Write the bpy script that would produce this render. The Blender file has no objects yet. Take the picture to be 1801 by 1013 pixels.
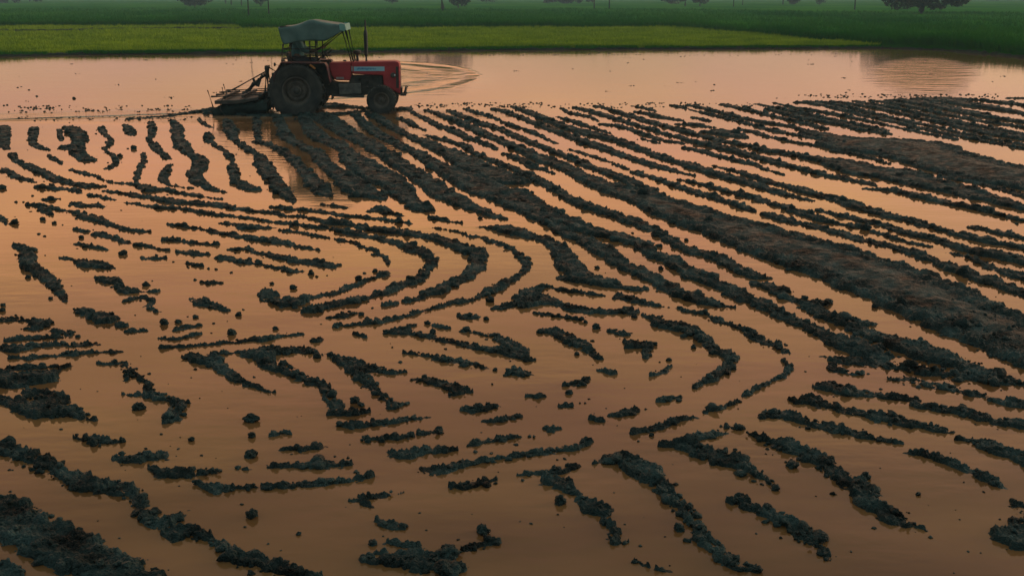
import bpy, bmesh, math, random
import numpy as np
from mathutils import Vector, Matrix, noise as mnoise
R = math.radians
scene = bpy.context.scene
col = scene.collection

# ------------------------------------------------------------------ camera, sky, sun, exposure
W0, H0, FPX = 1801.0, 1013.0, 1930.0
CAM_H = 3.1
PITCH = math.atan((H0 / 2 + 8) / FPX)
cam_d = bpy.data.cameras.new('camera')
cam_d.sensor_width = 36.0
cam_d.lens = 36.0 * FPX / W0
cam_d.clip_start = 0.1
cam_d.clip_end = 6000
cam = bpy.data.objects.new('camera', cam_d)
col.objects.link(cam)
cam.location = (0, 0, CAM_H)
cam.rotation_euler = (math.pi / 2 - PITCH, 0, 0)
scene.camera = cam
scene.render.resolution_x, scene.render.resolution_y = 1024, 575

SUN_EL, SUN_AZ = 11.0, 72.0          # azimuth measured from +Y towards +X
world = bpy.data.worlds.new('World')
scene.world = world
world.use_nodes = True
wn, wl = world.node_tree.nodes, world.node_tree.links
wn.clear()
out = wn.new('ShaderNodeOutputWorld')
sky = wn.new('ShaderNodeTexSky')
sky.sky_type = 'NISHITA'
sky.sun_disc = False
sky.sun_elevation = R(SUN_EL)
sky.sun_rotation = R(SUN_AZ)
sky.air_density, sky.dust_density, sky.ozone_density = 1.0, 2.0, 2.0
bg1 = wn.new('ShaderNodeBackground')
bg1.inputs['Strength'].default_value = 0.05
wl.new(sky.outputs[0], bg1.inputs['Color'])
# dusk cloud deck: warm low in front of the camera, cool slate overhead and behind
tc = wn.new('ShaderNodeTexCoord')
sep = wn.new('ShaderNodeSeparateXYZ')
wl.new(tc.outputs['Generated'], sep.inputs[0])
ramp = wn.new('ShaderNodeValToRGB')
wl.new(sep.outputs['Z'], ramp.inputs[0])
cr = ramp.color_ramp
cr.elements[0].position = 0.0
cr.elements[0].color = (0.30, 0.27, 0.25, 1)
cr.elements[1].position = 1.0
cr.elements[1].color = (0.50, 0.58, 0.46, 1)
for p, c in ((0.035, (0.86, 0.43, 0.27)), (0.09, (1.10, 0.47, 0.21)), (0.19, (2.0, 0.82, 0.22)),
             (0.34, (1.2, 0.53, 0.18)), (0.50, (0.34, 0.24, 0.14)), (0.70, (0.40, 0.46, 0.40))):
    e = cr.elements.new(p)
    e.color = (*c, 1)
back = wn.new('ShaderNodeValToRGB')
wl.new(sep.outputs['Z'], back.inputs[0])
back.color_ramp.elements[0].color = (0.045, 0.055, 0.050, 1)
back.color_ramp.elements[1].color = (0.42, 0.50, 0.42, 1)
mr = wn.new('ShaderNodeMapRange')
mr.interpolation_type = 'SMOOTHSTEP'
mr.inputs['From Min'].default_value = -0.1
mr.inputs['From Max'].default_value = 0.75
wl.new(sep.outputs['Y'], mr.inputs['Value'])
mix = wn.new('ShaderNodeMix')
mix.data_type = 'RGBA'
wl.new(mr.outputs[0], mix.inputs['Factor'])
wl.new(back.outputs[0], mix.inputs['A'])
wl.new(ramp.outputs[0], mix.inputs['B'])
mp = wn.new('ShaderNodeMapping')
mp.inputs['Scale'].default_value = (2.5, 2.5, 9.0)
wl.new(tc.outputs['Generated'], mp.inputs[0])
cn = wn.new('ShaderNodeTexNoise')
cn.inputs['Scale'].default_value = 1.6
cn.inputs['Detail'].default_value = 5
wl.new(mp.outputs[0], cn.inputs['Vector'])
cmr = wn.new('ShaderNodeMapRange')
cmr.inputs['From Min'].default_value = 0.3
cmr.inputs['From Max'].default_value = 0.7
cmr.inputs['To Min'].default_value = 0.80
cmr.inputs['To Max'].default_value = 1.22
wl.new(cn.outputs[0], cmr.inputs['Value'])
bg2 = wn.new('ShaderNodeBackground')
cn2 = wn.new('ShaderNodeTexNoise')                # rosier and yellower streaks in the cloud
cn2.inputs['Scale'].default_value = 3.0
cn2.inputs['Detail'].default_value = 4
mp2 = wn.new('ShaderNodeMapping')
mp2.inputs['Location'].default_value = (7, 3, 1)
mp2.inputs['Scale'].default_value = (1.5, 1.5, 14.0)
wl.new(tc.outputs['Generated'], mp2.inputs[0])
wl.new(mp2.outputs[0], cn2.inputs['Vector'])
tint = wn.new('ShaderNodeValToRGB')
tint.color_ramp.elements[0].position, tint.color_ramp.elements[1].position = 0.38, 0.62
tint.color_ramp.elements[0].color = (1.0, 0.90, 1.12, 1)
tint.color_ramp.elements[1].color = (1.0, 1.04, 0.84, 1)
wl.new(cn2.outputs[0], tint.inputs[0])
tmix = wn.new('ShaderNodeMix')
tmix.data_type = 'RGBA'
tmix.blend_type = 'MULTIPLY'
tmix.inputs['Factor'].default_value = 1.0
wl.new(mix.outputs['Result'], tmix.inputs['A'])
wl.new(tint.outputs[0], tmix.inputs['B'])
wl.new(tmix.outputs['Result'], bg2.inputs['Color'])
CLOUD = 0.75
mul = wn.new('ShaderNodeMath')
mul.operation = 'MULTIPLY'
mul.inputs[1].default_value = CLOUD
wl.new(cmr.outputs[0], mul.inputs[0])
wl.new(mul.outputs[0], bg2.inputs['Strength'])
add = wn.new('ShaderNodeAddShader')
wl.new(bg1.outputs[0], add.inputs[0])
wl.new(bg2.outputs[0], add.inputs[1])
wl.new(add.outputs[0], out.inputs['Surface'])

sun_d = bpy.data.lights.new('sun', 'SUN')
sun_d.energy = 0.5
sun_d.angle = R(12)
sun_d.color = (1.0, 0.86, 0.70)
sun = bpy.data.objects.new('sun', sun_d)
col.objects.link(sun)
sdir = Vector((math.sin(R(SUN_AZ)) * math.cos(R(SUN_EL)), math.cos(R(SUN_AZ)) * math.cos(R(SUN_EL)), math.sin(R(SUN_EL))))
sun.rotation_euler = sdir.to_track_quat('Z', 'Y').to_euler()
sun.location = (20, 60, 30)

scene.view_settings.view_transform = 'Standard'
scene.view_settings.look = 'None'
scene.view_settings.exposure = 0.13
scene.view_settings.gamma = 1.0
scene.render.engine = 'CYCLES'

# ------------------------------------------------------------------ helpers
SP, CP = math.sin(PITCH), math.cos(PITCH)

def at(x, y, z=0.0):
    """point of the plane height z seen at pixel x, y of the 1801 x 1013 photograph"""
    u, v = (x - W0 / 2) / FPX, (y - H0 / 2) / FPX
    dy, dz = CP - v * SP, -SP - v * CP
    t = (z - CAM_H) / dz
    return np.array((u * t, dy * t, z))

def px(p):
    X, Y, Z = p[0], p[1], p[2] - CAM_H
    zc = Y * CP - Z * SP
    return np.array((W0 / 2 + FPX * X / zc, H0 / 2 - FPX * (Y * SP + Z * CP) / zc)), FPX / zc

def tag(o, label=None, cat=None, group=None, kind=None):
    if label: o['label'] = label
    if cat: o['category'] = cat
    if group: o['group'] = group
    if kind: o['kind'] = kind
    return o

def empty(name, loc=(0, 0, 0), rz=0.0, parent=None):
    o = bpy.data.objects.new(name, None)
    o.empty_display_size = 0.2
    o.location = loc
    o.rotation_euler = (0, 0, rz)
    if parent: o.parent = parent
    col.objects.link(o)
    return o

def np_mesh(name, V, F, mat=None, smooth=True, parent=None):
    """V (n,3) array, F (m,k) array"""
    V = np.asarray(V, dtype=np.float32)
    F = np.asarray(F, dtype=np.int32)
    me = bpy.data.meshes.new(name)
    me.vertices.add(len(V))
    me.vertices.foreach_set('co', V.ravel())
    m, k = F.shape
    me.loops.add(m * k)
    me.loops.foreach_set('vertex_index', F.ravel())
    me.polygons.add(m)
    me.polygons.foreach_set('loop_start', np.arange(0, m * k, k, dtype=np.int32))
    me.polygons.foreach_set('use_smooth', np.full(m, smooth, dtype=bool))
    me.update(calc_edges=True)
    me.validate()
    if mat: me.materials.append(mat)
    o = bpy.data.objects.new(name, me)
    if parent: o.parent = parent
    col.objects.link(o)
    return o

class MB:
    """collects shapes, links them as one mesh object"""
    def __init__(s):
        s.v, s.f = [], []
    def add(s, vs, fs):
        n = len(s.v)
        s.v += [tuple(v) for v in vs]
        s.f += [tuple(i + n for i in f) for f in fs]
        return s
    def box(s, c, d, rot=None):
        cx, cy, cz = c
        hx, hy, hz = d[0] / 2, d[1] / 2, d[2] / 2
        vs = [Vector((sx * hx, sy * hy, sz * hz)) for sx in (-1, 1) for sy in (-1, 1) for sz in (-1, 1)]
        if rot is not None:
            m = rot if isinstance(rot, Matrix) else Matrix.Rotation(rot[1], 3, rot[0])
            vs = [m @ v for v in vs]
        vs = [(v.x + cx, v.y + cy, v.z + cz) for v in vs]
        return s.add(vs, [(0, 1, 3, 2), (4, 6, 7, 5), (0, 4, 5, 1), (2, 3, 7, 6), (0, 2, 6, 4), (1, 5, 7, 3)])
    def tube(s, pts, rs, n=10, caps=True):
        pts = [Vector(p) for p in pts]
        if not hasattr(rs, '__len__'): rs = [rs] * len(pts)
        rings, ref = [], None
        for i, p in enumerate(pts):
            d = (pts[min(i + 1, len(pts) - 1)] - pts[max(i - 1, 0)]).normalized()
            if ref is None:
                ref = Vector((0, 0, 1)) if abs(d.z) < 0.9 else Vector((1, 0, 0))
            a = d.cross(ref).normalized()
            b = d.cross(a).normalized()
            ref = b.cross(d)
            rings.append([p + (a * math.cos(2 * math.pi * k / n) + b * math.sin(2 * math.pi * k / n)) * rs[i] for k in range(n)])
            ref = a.cross(d) * -1
        vs = [v for r in rings for v in r]
        fs = []
        for i in range(len(pts) - 1):
            for k in range(n):
                a0, a1 = i * n + k, i * n + (k + 1) % n
                fs.append((a0, a1, a1 + n, a0 + n))
        if caps:
            fs.append(tuple(range(n)))
            fs.append(tuple(reversed(range((len(pts) - 1) * n, len(pts) * n))))
        return s.add(vs, fs)
    def lathe(s, prof, n=40, c=(0, 0, 0), axis='Y', closed=True):
        """prof: list of (radius, offset along the axis)"""
        vs, fs, m = [], [], len(prof)
        for k in range(n):
            a = 2 * math.pi * k / n
            for r, h in prof:
                if axis == 'Y': vs.append((c[0] + r * math.cos(a), c[1] + h, c[2] + r * math.sin(a)))
                elif axis == 'Z': vs.append((c[0] + r * math.cos(a), c[1] + r * math.sin(a), c[2] + h))
                else: vs.append((c[0] + h, c[1] + r * math.cos(a), c[2] + r * math.sin(a)))
        for k in range(n):
            k2 = (k + 1) % n
            for j in range(m if closed else m - 1):
                j2 = (j + 1) % m
                fs.append((k * m + j, k * m + j2, k2 * m + j2, k2 * m + j))
        if not closed:
            if prof[0][0] > 1e-4: fs.append(tuple(k * m for k in range(n)))
            if prof[-1][0] > 1e-4: fs.append(tuple(k * m + m - 1 for k in reversed(range(n))))
        return s.add(vs, fs)
    def prism(s, prof, y0, y1):
        """outline in X, Z swept from y0 to y1"""
        n = len(prof)
        vs = [(x, y0, z) for x, z in prof] + [(x, y1, z) for x, z in prof]
        fs = [(i, (i + 1) % n, n + (i + 1) % n, n + i) for i in range(n)]
        fs += [tuple(reversed(range(n))), tuple(range(n, 2 * n))]
        return s.add(vs, fs)
    def build(s, name, mat, parent=None, smooth=False, bevel=0.0, angle=40):
        me = bpy.data.meshes.new(name)
        me.from_pydata(s.v, [], s.f)
        me.validate()
        bm = bmesh.new()
        bm.from_mesh(me)
        bmesh.ops.recalc_face_normals(bm, faces=bm.faces)
        bm.to_mesh(me)
        bm.free()
        if mat: me.materials.append(mat)
        for p in me.polygons: p.use_smooth = smooth
        o = bpy.data.objects.new(name, me)
        col.objects.link(o)
        if parent: o.parent = parent
        if bevel:
            b = o.modifiers.new('bevel', 'BEVEL')
            b.width, b.segments, b.limit_method, b.angle_limit = bevel, 2, 'ANGLE', R(angle)
        return o

def mat(name, c1, c2=None, scale=5.0, rough=0.6, rough2=None, metallic=0.0, bump=0.0, bscale=30.0, detail=6, spec=0.5, coords='Object', lo=0.35, hi=0.65, stretch=None, ior=None):
    m = bpy.data.materials.new(name)
    m.use_nodes = True
    N, L = m.node_tree.nodes, m.node_tree.links
    b = N['Principled BSDF']
    b.inputs['Metallic'].default_value = metallic
    b.inputs['Roughness'].default_value = rough
    b.inputs['Specular IOR Level'].default_value = spec
    if ior: b.inputs['IOR'].default_value = ior
    t = N.new('ShaderNodeTexCoord')
    v = t.outputs[coords]
    if stretch:
        mpn = N.new('ShaderNodeMapping')
        mpn.inputs['Scale'].default_value = stretch
        L.new(v, mpn.inputs[0])
        v = mpn.outputs[0]
    n = N.new('ShaderNodeTexNoise')
    n.inputs['Scale'].default_value = scale
    n.inputs['Detail'].default_value = detail
    L.new(v, n.inputs['Vector'])
    rp = N.new('ShaderNodeValToRGB')
    rp.color_ramp.elements[0].position, rp.color_ramp.elements[1].position = lo, hi
    rp.color_ramp.elements[0].color = (*c1, 1)
    rp.color_ramp.elements[1].color = (*(c2 or c1), 1)
    L.new(n.outputs[0], rp.inputs[0])
    L.new(rp.outputs[0], b.inputs['Base Color'])
    if rough2 is not None:
        q = N.new('ShaderNodeMapRange')
        q.inputs['From Min'].default_value, q.inputs['From Max'].default_value = lo, hi
        q.inputs['To Min'].default_value, q.inputs['To Max'].default_value = rough, rough2
        L.new(n.outputs[0], q.inputs['Value'])
        L.new(q.outputs[0], b.inputs['Roughness'])
    if bump:
        n2 = N.new('ShaderNodeTexNoise')
        n2.inputs['Scale'].default_value = bscale
        n2.inputs['Detail'].default_value = 5
        L.new(v, n2.inputs['Vector'])
        bp = N.new('ShaderNodeBump')
        bp.inputs['Strength'].default_value = min(bump, 1)
        bp.inputs['Distance'].default_value = 0.02
        L.new(n2.outputs[0], bp.inputs['Height'])
        L.new(bp.outputs[0], b.inputs['Normal'])
    return m

# numpy noises on world x, y
def _hash(ix, iy, seed):
    h = (ix.astype(np.int64) * 374761393 + iy.astype(np.int64) * 668265263 + seed * 1274126177) & 0xffffffff
    h = ((h ^ (h >> 13)) * 1274126177) & 0xffffffff
    h = (h ^ (h >> 16)) & 0xffffffff
    return h.astype(np.float64) / 4294967295.0

def vnoise(x, y, seed=0):
    ix, iy = np.floor(x), np.floor(y)
    fx, fy = x - ix, y - iy
    fx, fy = fx * fx * (3 - 2 * fx), fy * fy * (3 - 2 * fy)
    a, b = _hash(ix, iy, seed), _hash(ix + 1, iy, seed)
    c, d = _hash(ix, iy + 1, seed), _hash(ix + 1, iy + 1, seed)
    return (a + (b - a) * fx) * (1 - fy) + (c + (d - c) * fx) * fy - 0.5

def fbm(x, y, octs=4, seed=0, gain=0.5):
    s, a = 0, 1.0
    for o in range(octs):
        s = s + a * vnoise(x, y, seed + o * 17)
        x, y, a = x * 2.03 + 11.3, y * 2.03 - 7.1, a * gain
    return s

def lumps(x, y, seed=0):
    """rounded cells: 1 at a clod's middle, 0 between clods"""
    ix, iy = np.floor(x), np.floor(y)
    best = np.zeros_like(x)
    for dx in (-1, 0, 1):
        for dy in (-1, 0, 1):
            cx, cy = ix + dx, iy + dy
            jx, jy = _hash(cx, cy, seed), _hash(cx, cy, seed + 5)
            rr = 0.35 + 0.5 * _hash(cx, cy, seed + 9)
            d2 = ((cx + jx - x) ** 2 + (cy + jy - y) ** 2) / rr ** 2
            best = np.maximum(best, np.sqrt(np.clip(1 - d2, 0, 1)) * rr)
    return best
HAZE = 0.0008
STROKE_TXT = """
8 224 22,6 245 22,10 260 14,14 262 8
60 225 16,58 245 16,62 256 14,75 262 7,84 264 3
104 228 10,105 240 12,108 248 8
120 224 16,133 232 26,142 248 22,135 262 24,140 275 20,155 282 14,166 281 3
112 258 12,122 262 12
178 224 14,182 234 10,194 244 10,192 254 12,183 264 8,196 272 6,204 278 12,205 288 10,195 296 10,190 297 6
220 220 12,227 230 18,233 238 12
264 215 10,268 225 14,266 240 14,262 248 10,272 256 14,285 272 12,297 280 10
254 270 10,252 288 12,243 300 12,240 320 10,240 326 5
300 290 12,288 304 16,286 316 16,296 325 10,320 330 5,340 331 4
305 212 10,312 225 22,314 245 22,320 258 20,335 270 16,352 280 24,350 295 26,342 308 28,352 322 22,370 333 14,395 339 3
350 210 6,358 218 8,372 225 5
366 235 16,368 248 14,382 258 10,400 270 12,410 285 14,410 305 20,415 318 14,430 328 20,448 334 14
400 212 18,405 230 22,412 245 14,425 256 12,445 268 14,455 275 16,460 285 26,475 310 28,495 335 26,512 350 18,517 357 6
20 270 12,30 285 14,50 292 14,75 305 14,105 318 16,125 323 10,150 327 12,183 328 6
85 273 5,95 280 10,110 288 5
5 297 10,20 307 14,40 315 10,62 321 5
126 299 5,145 305 7,170 311 4,190 319 3,195 321 8
75 329 12,105 332 10,125 334 12,145 340 3
185 336 4,215 340 5
207 322 2,240 325 8,265 335 14,290 333 10,310 339 6,340 343 8,385 351 4
157 343 8,175 347 8,200 352 6
225 342 10,240 345 8,270 348 10,300 355 14,340 358 10,380 360 12,410 366 10,450 372 9,480 374 9,500 380 6,525 380 8,562 387 8,590 392 16,625 397 8,650 403 14,700 407 16,737 414 12,775 423 14,800 432 18,825 438 24,842 455 26,838 470 22,820 488 18,788 503 20,762 515 18,737 525 12,712 532 10,685 535 12,672 537 3
222 357 3,255 362 6,290 365 12,320 368 5,365 375 10,400 380 8,435 384 5,490 392 5,532 397 10,575 401 8,610 408 12,642 415 12,670 420 10,687 425 10,712 432 12,727 437 20,745 446 20,760 458 24,753 474 16,740 487 14,720 497 20,700 503 14,675 515 14,648 523 10,620 528 16,590 537 12,565 541 12,550 543 16,534 547 6
592 421 8,605 424 7,625 427 4,630 433 7,650 438 6,665 444 5
660 448 8,675 452 8,683 460 8,682 466 6
675 482 14,660 488 8,645 495 7,625 502 9,600 512 9,570 520 9,545 525 10,520 533 16,500 534 20,480 530 14,462 526 8
465 524 10,475 516 14,485 520 10
565 360 4,575 361 8,605 366 4
475 365 3,505 367 9,530 369 7,555 372 8,575 375 5,612 380 8,648 384 5,680 387 6,703 389 10,725 394 3
760 382 10,775 386 10,812 393 3
652 371 8,668 368 14,685 375 12,705 380 4
762 401 2,805 408 4,830 416 8,850 418 5,870 427 9,890 433 10,905 442 12,920 455 14,928 468 14,918 480 12,905 490 10,890 498 16,870 508 16,850 517 14,825 526 12,795 533 10,775 540 8,760 543 3
575 559 4,600 557 8,615 553 5,630 551 2
585 576 4,620 572 4,650 568 14,670 564 6,700 559 8,730 551 6,752 545 7
292 422 10,310 424 8,330 427 8,375 430 8,382 431 4
402 440 8,430 438 10,450 445 7,475 448 8,495 453 14,525 460 12,557 464 12,580 469 10,590 468 4
445 420 12,475 424 14,500 427 10,520 432 6,563 441 4
378 454 4,395 455 12,415 458 9,428 461 12,450 465 5,485 472 5,500 475 5,517 477 11,528 478 5
492 405 3,530 409 5,565 417 6,580 419 3
298 395 8,325 399 8,350 402 6,365 406 10,400 412 9,430 418 9,445 421 14
390 393 6,410 395 8,430 400 12,450 401 8,480 402 3
50 360 8,75 363 8,105 369 6,130 372 6,150 380 18,175 388 14,190 395 10,215 401 7,240 406 10,265 409 5
72 367 16,88 378 12
75 350 5,88 351 10,105 350 3
130 357 5,135 358 10,150 362 10,165 361 10,180 364 5
0 380 10,8 390 12,15 395 4
170 412 12,190 417 9,215 425 12,235 429 4,250 432 10,275 438 6,298 440 4
310 442 4,330 445 10,350 448 8,365 448 4
135 404 4,150 408 7
138 430 6,155 433 10,178 438 5,190 440 2
255 455 8,275 455 8,290 455 4
327 464 4,345 467 6,355 469 3
353 497 4,375 499 9,390 499 3
27 433 10,50 440 20,50 460 26,65 478 26,85 490 24,98 505 18,110 520 14,115 530 10
112 453 8,135 458 8,155 464 20,180 468 18,198 472 8
173 487 5,190 493 18,208 500 12,215 512 16,230 512 12,250 513 4
220 532 4,245 522 8,270 528 12,262 541 14,275 549 6
255 513 3,275 512 6
132 546 4,150 550 20,165 553 16,185 560 22,205 559 8
225 584 6,255 582 3
205 572 5,215 573 10,225 573 4
311 578 8,350 573 2
345 526 10,360 534 18,380 540 16,400 548 6
5 563 10,30 562 10,50 565 2,67 567 18,80 571 18,65 580 8,40 579 2
93 582 4,115 585 14,125 590 10
22 598 7,50 595 8,85 594 5,110 592 5
0 613 10,35 613 14,70 608 6,100 606 8,120 607 3,135 607 8,155 605 10,170 606 9
15 631 3,55 630 7,80 627 2,100 627 4,130 622 10,160 621 4,210 620 5
0 650 8,60 646 8,120 644 2
275 595 2,310 596 5,330 592 5,350 588 3
285 611 6,330 610 4,400 602 4,450 597 6,465 597 12,490 591 6,525 588 7
550 598 2,559 598 12,568 598 2
625 588 5,642 594 4
178 639 4,215 640 14,232 652 22,222 668 10
222 650 12,262 675 10,262 693 18,285 700 16,312 710 18,308 735 26,290 742 8
312 708 14,335 709 4
222 694 4,250 694 6
0 665 34,40 668 40,70 665 28,100 652 8,118 645 2
0 700 10,25 708 24,60 720 36,100 722 36,135 722 22,145 733 22
50 690 24,85 700 30,118 708 12
158 737 4,170 737 7
130 770 6,155 772 14,180 778 18,200 778 12,222 777 4
203 803 8,220 806 20,245 807 22,270 805 10,288 801 14
265 822 6,290 832 18,320 832 24,345 833 20,370 833 10,400 828 8,420 824 8,436 826 3
340 850 8,365 858 12,388 863 24,410 860 6,460 857 8,520 853 10,560 850 10,620 844 10,645 839 12,662 837 4
0 785 30,30 797 38,60 810 40,100 828 42,140 848 42,175 862 34,210 868 20
190 850 22,220 862 24,235 875 26,250 890 24
245 900 14,270 910 28,290 920 22,320 905 12
255 918 14,285 927 18
310 940 24,350 940 28,370 955 24,400 968 28,430 985 30,465 988 26,495 1000 26,555 1012 14
0 905 95,60 935 95,130 968 90,190 1002 80,250 1025 70
0 1000 26,35 1008 16
325 628 4,345 630 16,375 637 22,395 650 18,415 668 14,440 678 8,478 692 5
375 625 6,400 622 5,440 618 2
437 622 12,470 622 24,500 618 14,530 612 5
460 632 18,488 645 28,518 658 20,548 674 16,575 680 12,578 698 20,592 713 24,582 728 12,610 728 16,643 723 6
500 618 12,540 619 12,552 622 8
570 625 8,600 632 18,630 645 22,650 650 18,690 655 6,712 655 2
600 636 18,625 655 26,645 668 16,658 685 16,675 700 14,690 714 14,718 710 3
595 749 4,625 750 12,650 747 10,690 744 6,720 738 10,755 735 4
635 774 4,660 774 12,700 772 12,725 766 6
740 764 4,765 761 10,778 757 4
478 766 4,500 762 10,515 765 3
500 790 5,530 790 12,558 782 10
478 822 6,520 818 14,560 815 20,600 812 20,618 814 10
686 795 4,715 800 18,750 795 12,790 791 8,805 790 3
820 782 2,850 776 8,900 770 10,940 768 4
742 820 6,770 826 14,800 820 10,840 812 10,870 810 5,900 806 8,940 798 10,980 791 10,1015 787 10,1033 776 12
615 880 6,640 876 12,675 872 12,710 864 3
636 886 10,646 890 8
660 916 8,690 922 16,712 929 6
680 958 8,710 960 12,735 962 10
645 985 10,680 985 24,730 992 40,780 988 36,800 1000 24
815 968 14,850 955 20,875 952 10
797 852 4,825 853 16,850 850 12,872 846 8
690 582 10,715 582 16,740 590 10,770 596 10,800 602 12,840 612 12,880 617 12,905 625 16,930 634 8
868 590 8,885 600 14,905 612 20,920 628 14,938 634 5
720 575 5,735 571 4
765 573 6,785 578 5
810 556 6,825 559 12,840 557 4
812 582 12,830 585 5,858 591 3
872 541 10,890 541 8,905 535 16,930 533 20,955 530 16,985 537 14,1020 545 12,1050 548 12,1085 550 10,1110 548 14
905 525 8,925 522 16,945 508 14,965 505 12,985 510 10,1010 514 10,1035 517 5,1060 521 3
930 515 16,950 522 12
1128 554 5,1150 560 8,1165 570 20,1190 575 20,1215 583 18,1240 595 20,1250 608 14,1265 622 16,1285 628 18,1290 640 14,1270 653 20,1250 668 16,1230 679 8,1218 682 4
937 551 4,970 556 6,1005 559 7,1025 565 3
970 582 14,985 588 16,1000 598 20,1025 610 20,1045 622 14,1050 632 10
1070 583 8,1085 585 12,1100 587 8
1100 602 6,1120 608 18,1140 606 18,1140 620 14,1142 630 8
1080 525 6,1095 521 14,1115 530 12,1140 536 9,1168 539 3
1193 542 4,1210 549 8,1230 552 3,1240 551 10,1255 562 12,1280 568 8,1310 580 10,1330 595 16,1355 608 14,1368 608 18,1380 618 14
1378 634 8,1390 645 10,1385 658 6,1375 663 8,1350 672 10,1340 682 16,1325 690 5,1310 698 2
1235 727 2,1265 718 4,1300 706 3
1112 762 6,1140 756 7,1165 750 8,1190 742 10,1220 735 3
1143 661 4,1165 653 9,1178 645 8
1050 652 4,1063 653 10,1078 656 6
988 678 3,1015 675 12,1035 667 8
928 697 4,942 697 8,955 698 4
985 716 3,1000 714 8,1010 712 3
1155 706 4,1175 704 9,1198 701 6
1070 731 3,1095 728 12,1120 722 8
1038 737 3,1058 738 6
955 754 6,965 754 12,978 756 6
880 658 4,900 655 18,915 657 16,935 658 8
712 618 3,740 624 6,770 630 12,805 637 14,830 641 10,850 648 3
730 668 4,752 667 12,780 678 12,805 688 18,820 692 8
805 692 16,788 698 6
813 720 3,840 720 10,865 715 12,880 713 4
860 740 10,880 740 6,900 735 8,922 732 4
918 838 3,945 835 8,975 830 10,1000 822 10,1020 818 3
960 846 14,985 846 26,1000 860 24,1015 868 16
1018 880 16,1045 893 28,1062 900 20
1058 918 12,1075 930 20,1080 945 20,1070 957 10,1100 955 5
1115 987 3,1140 997 6
1155 1001 4,1168 1004 8
1040 816 6,1060 812 14,1085 807 24,1110 817 36,1140 833 40,1165 850 36,1180 875 30,1205 900 30,1220 920 26,1240 945 24,1250 965 32,1275 985 22,1300 998 20,1322 1000 14
1165 784 6,1190 783 16,1215 785 26,1245 795 34,1275 808 36,1310 825 32,1335 840 24,1360 855 12
1215 772 14,1245 764 14,1270 762 8
1278 752 6,1295 757 14,1308 757 6
1312 765 4,1330 770 12,1355 777 18,1390 787 28,1430 803 34,1460 820 34,1480 840 30,1510 855 38,1525 872 42,1545 895 36,1570 912 30,1595 925 22,1622 930 5
1285 880 8,1310 885 22,1340 900 30,1370 915 32,1400 930 34,1430 955 34,1450 972 22,1453 985 8
1340 735 10,1360 728 16,1390 732 18,1420 742 12,1450 750 14,1480 757 18,1510 765 12,1545 773 7,1588 781 2
1400 706 14,1420 702 20,1450 712 12,1490 722 12,1530 730 12,1560 735 20,1600 745 14,1640 752 12,1668 759 4
1435 680 12,1460 680 20,1500 690 16,1540 695 14,1580 700 12,1620 706 3
1615 714 10,1650 718 12,1700 728 14,1750 740 14,1801 750 16,1830 756 14
1465 640 12,1470 653 14,1495 658 8,1525 657 4
1552 666 4,1580 668 10,1600 667 11,1615 673 6,1640 678 12,1680 685 12,1720 695 12,1735 700 3
1745 704 7,1780 710 14,1801 712 12,1830 716 12
1682 773 6,1710 775 10,1740 785 20,1770 797 22,1801 808 24,1840 824 22
1605 797 6,1640 802 10,1670 812 12,1700 825 14,1730 840 18,1762 857 6
1775 880 6,1795 893 22,1810 910 24
1760 935 20,1785 945 44,1810 930 60
455 250 12,475 255 10,497 267 14,515 277 18,525 292 18,540 308 22,553 325 26,568 338 26,578 345 14
452 205 14,452 230 14,455 245 12
487 205 18,495 225 20,507 245 20,530 257 16,555 270 20,575 290 24,598 308 32,622 328 38,648 342 30,670 350 14
533 205 20,545 225 24,562 243 24,590 253 22,606 265 20,622 280 34,645 295 42,670 312 44,695 325 42,712 345 34,730 362 26,750 370 18,758 372 6
560 203 24,582 215 28,602 230 26,625 242 22,650 255 22,675 270 24,700 287 26,725 303 26,750 320 30,775 338 32,800 352 26,830 365 18,860 378 14,885 386 6
850 400 6,880 402 18,905 408 20,930 415 16,955 422 18,978 432 22,990 450 34,1000 468 40,1020 485 36,1045 495 24,1080 503 12,1110 508 8,1132 509 9
985 490 10,1010 490 18
622 200 14,640 217 16,662 235 18,687 247 16,712 260 14,737 272 16,762 287 20,787 300 28,812 312 36,840 325 42,865 338 42,890 350 36,920 365 32,950 382 26,975 398 18,1000 412 20,1030 423 22,1055 438 26,1075 450 26,1095 465 24,1125 478 20,1150 492 20,1175 505 20,1200 518 20,1235 530 18,1260 537 12,1290 541 4
900 340 40,930 358 38,960 376 32,1000 393 26,1035 405 22,1062 412 20,1095 420 20,1125 430 20,1140 443 24,1170 455 22,1200 472 22,1225 487 22,1255 497 20,1280 507 24,1305 523 24,1330 533 22,1355 543 22,1375 555 22,1400 566 20,1425 575 18,1450 590 22,1480 605 32,1510 617 34,1540 625 24,1565 628 8
650 200 14,670 212 16,695 227 14,725 242 14,762 257 18,800 273 26,825 288 30,862 305 34,900 320 30
700 208 8,715 213 12,730 222 10,748 230 4
748 238 4,775 245 9,812 255 12,840 272 12,875 287 12,905 298 12,937 312 14,975 332 18,1000 347 18,1037 365 18,1075 377 18,1112 390 18,1150 405 18,1180 423 16,1200 435 18,1225 445 20,1250 452 20,1275 462 20,1300 475 20,1325 487 16,1350 490 5
1325 500 10,1350 505 18,1380 520 16,1400 530 12,1430 536 14,1462 534 9
1415 540 14,1450 555 20,1485 567 22,1515 568 16,1535 570 8
1500 580 16,1530 590 24,1560 600 34,1600 612 42,1640 625 44,1680 640 38,1720 653 30,1760 666 20,1790 674 10
1470 632 16,1550 640 14,1620 652 18,1700 664 20,1770 673 14,1801 675 8
722 196 6,740 206 10,765 218 12,795 230 12,825 243 12,850 251 10,875 263 6
888 271 6,905 276 11,920 283 13,937 293 12,960 300 8,975 306 5
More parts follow.
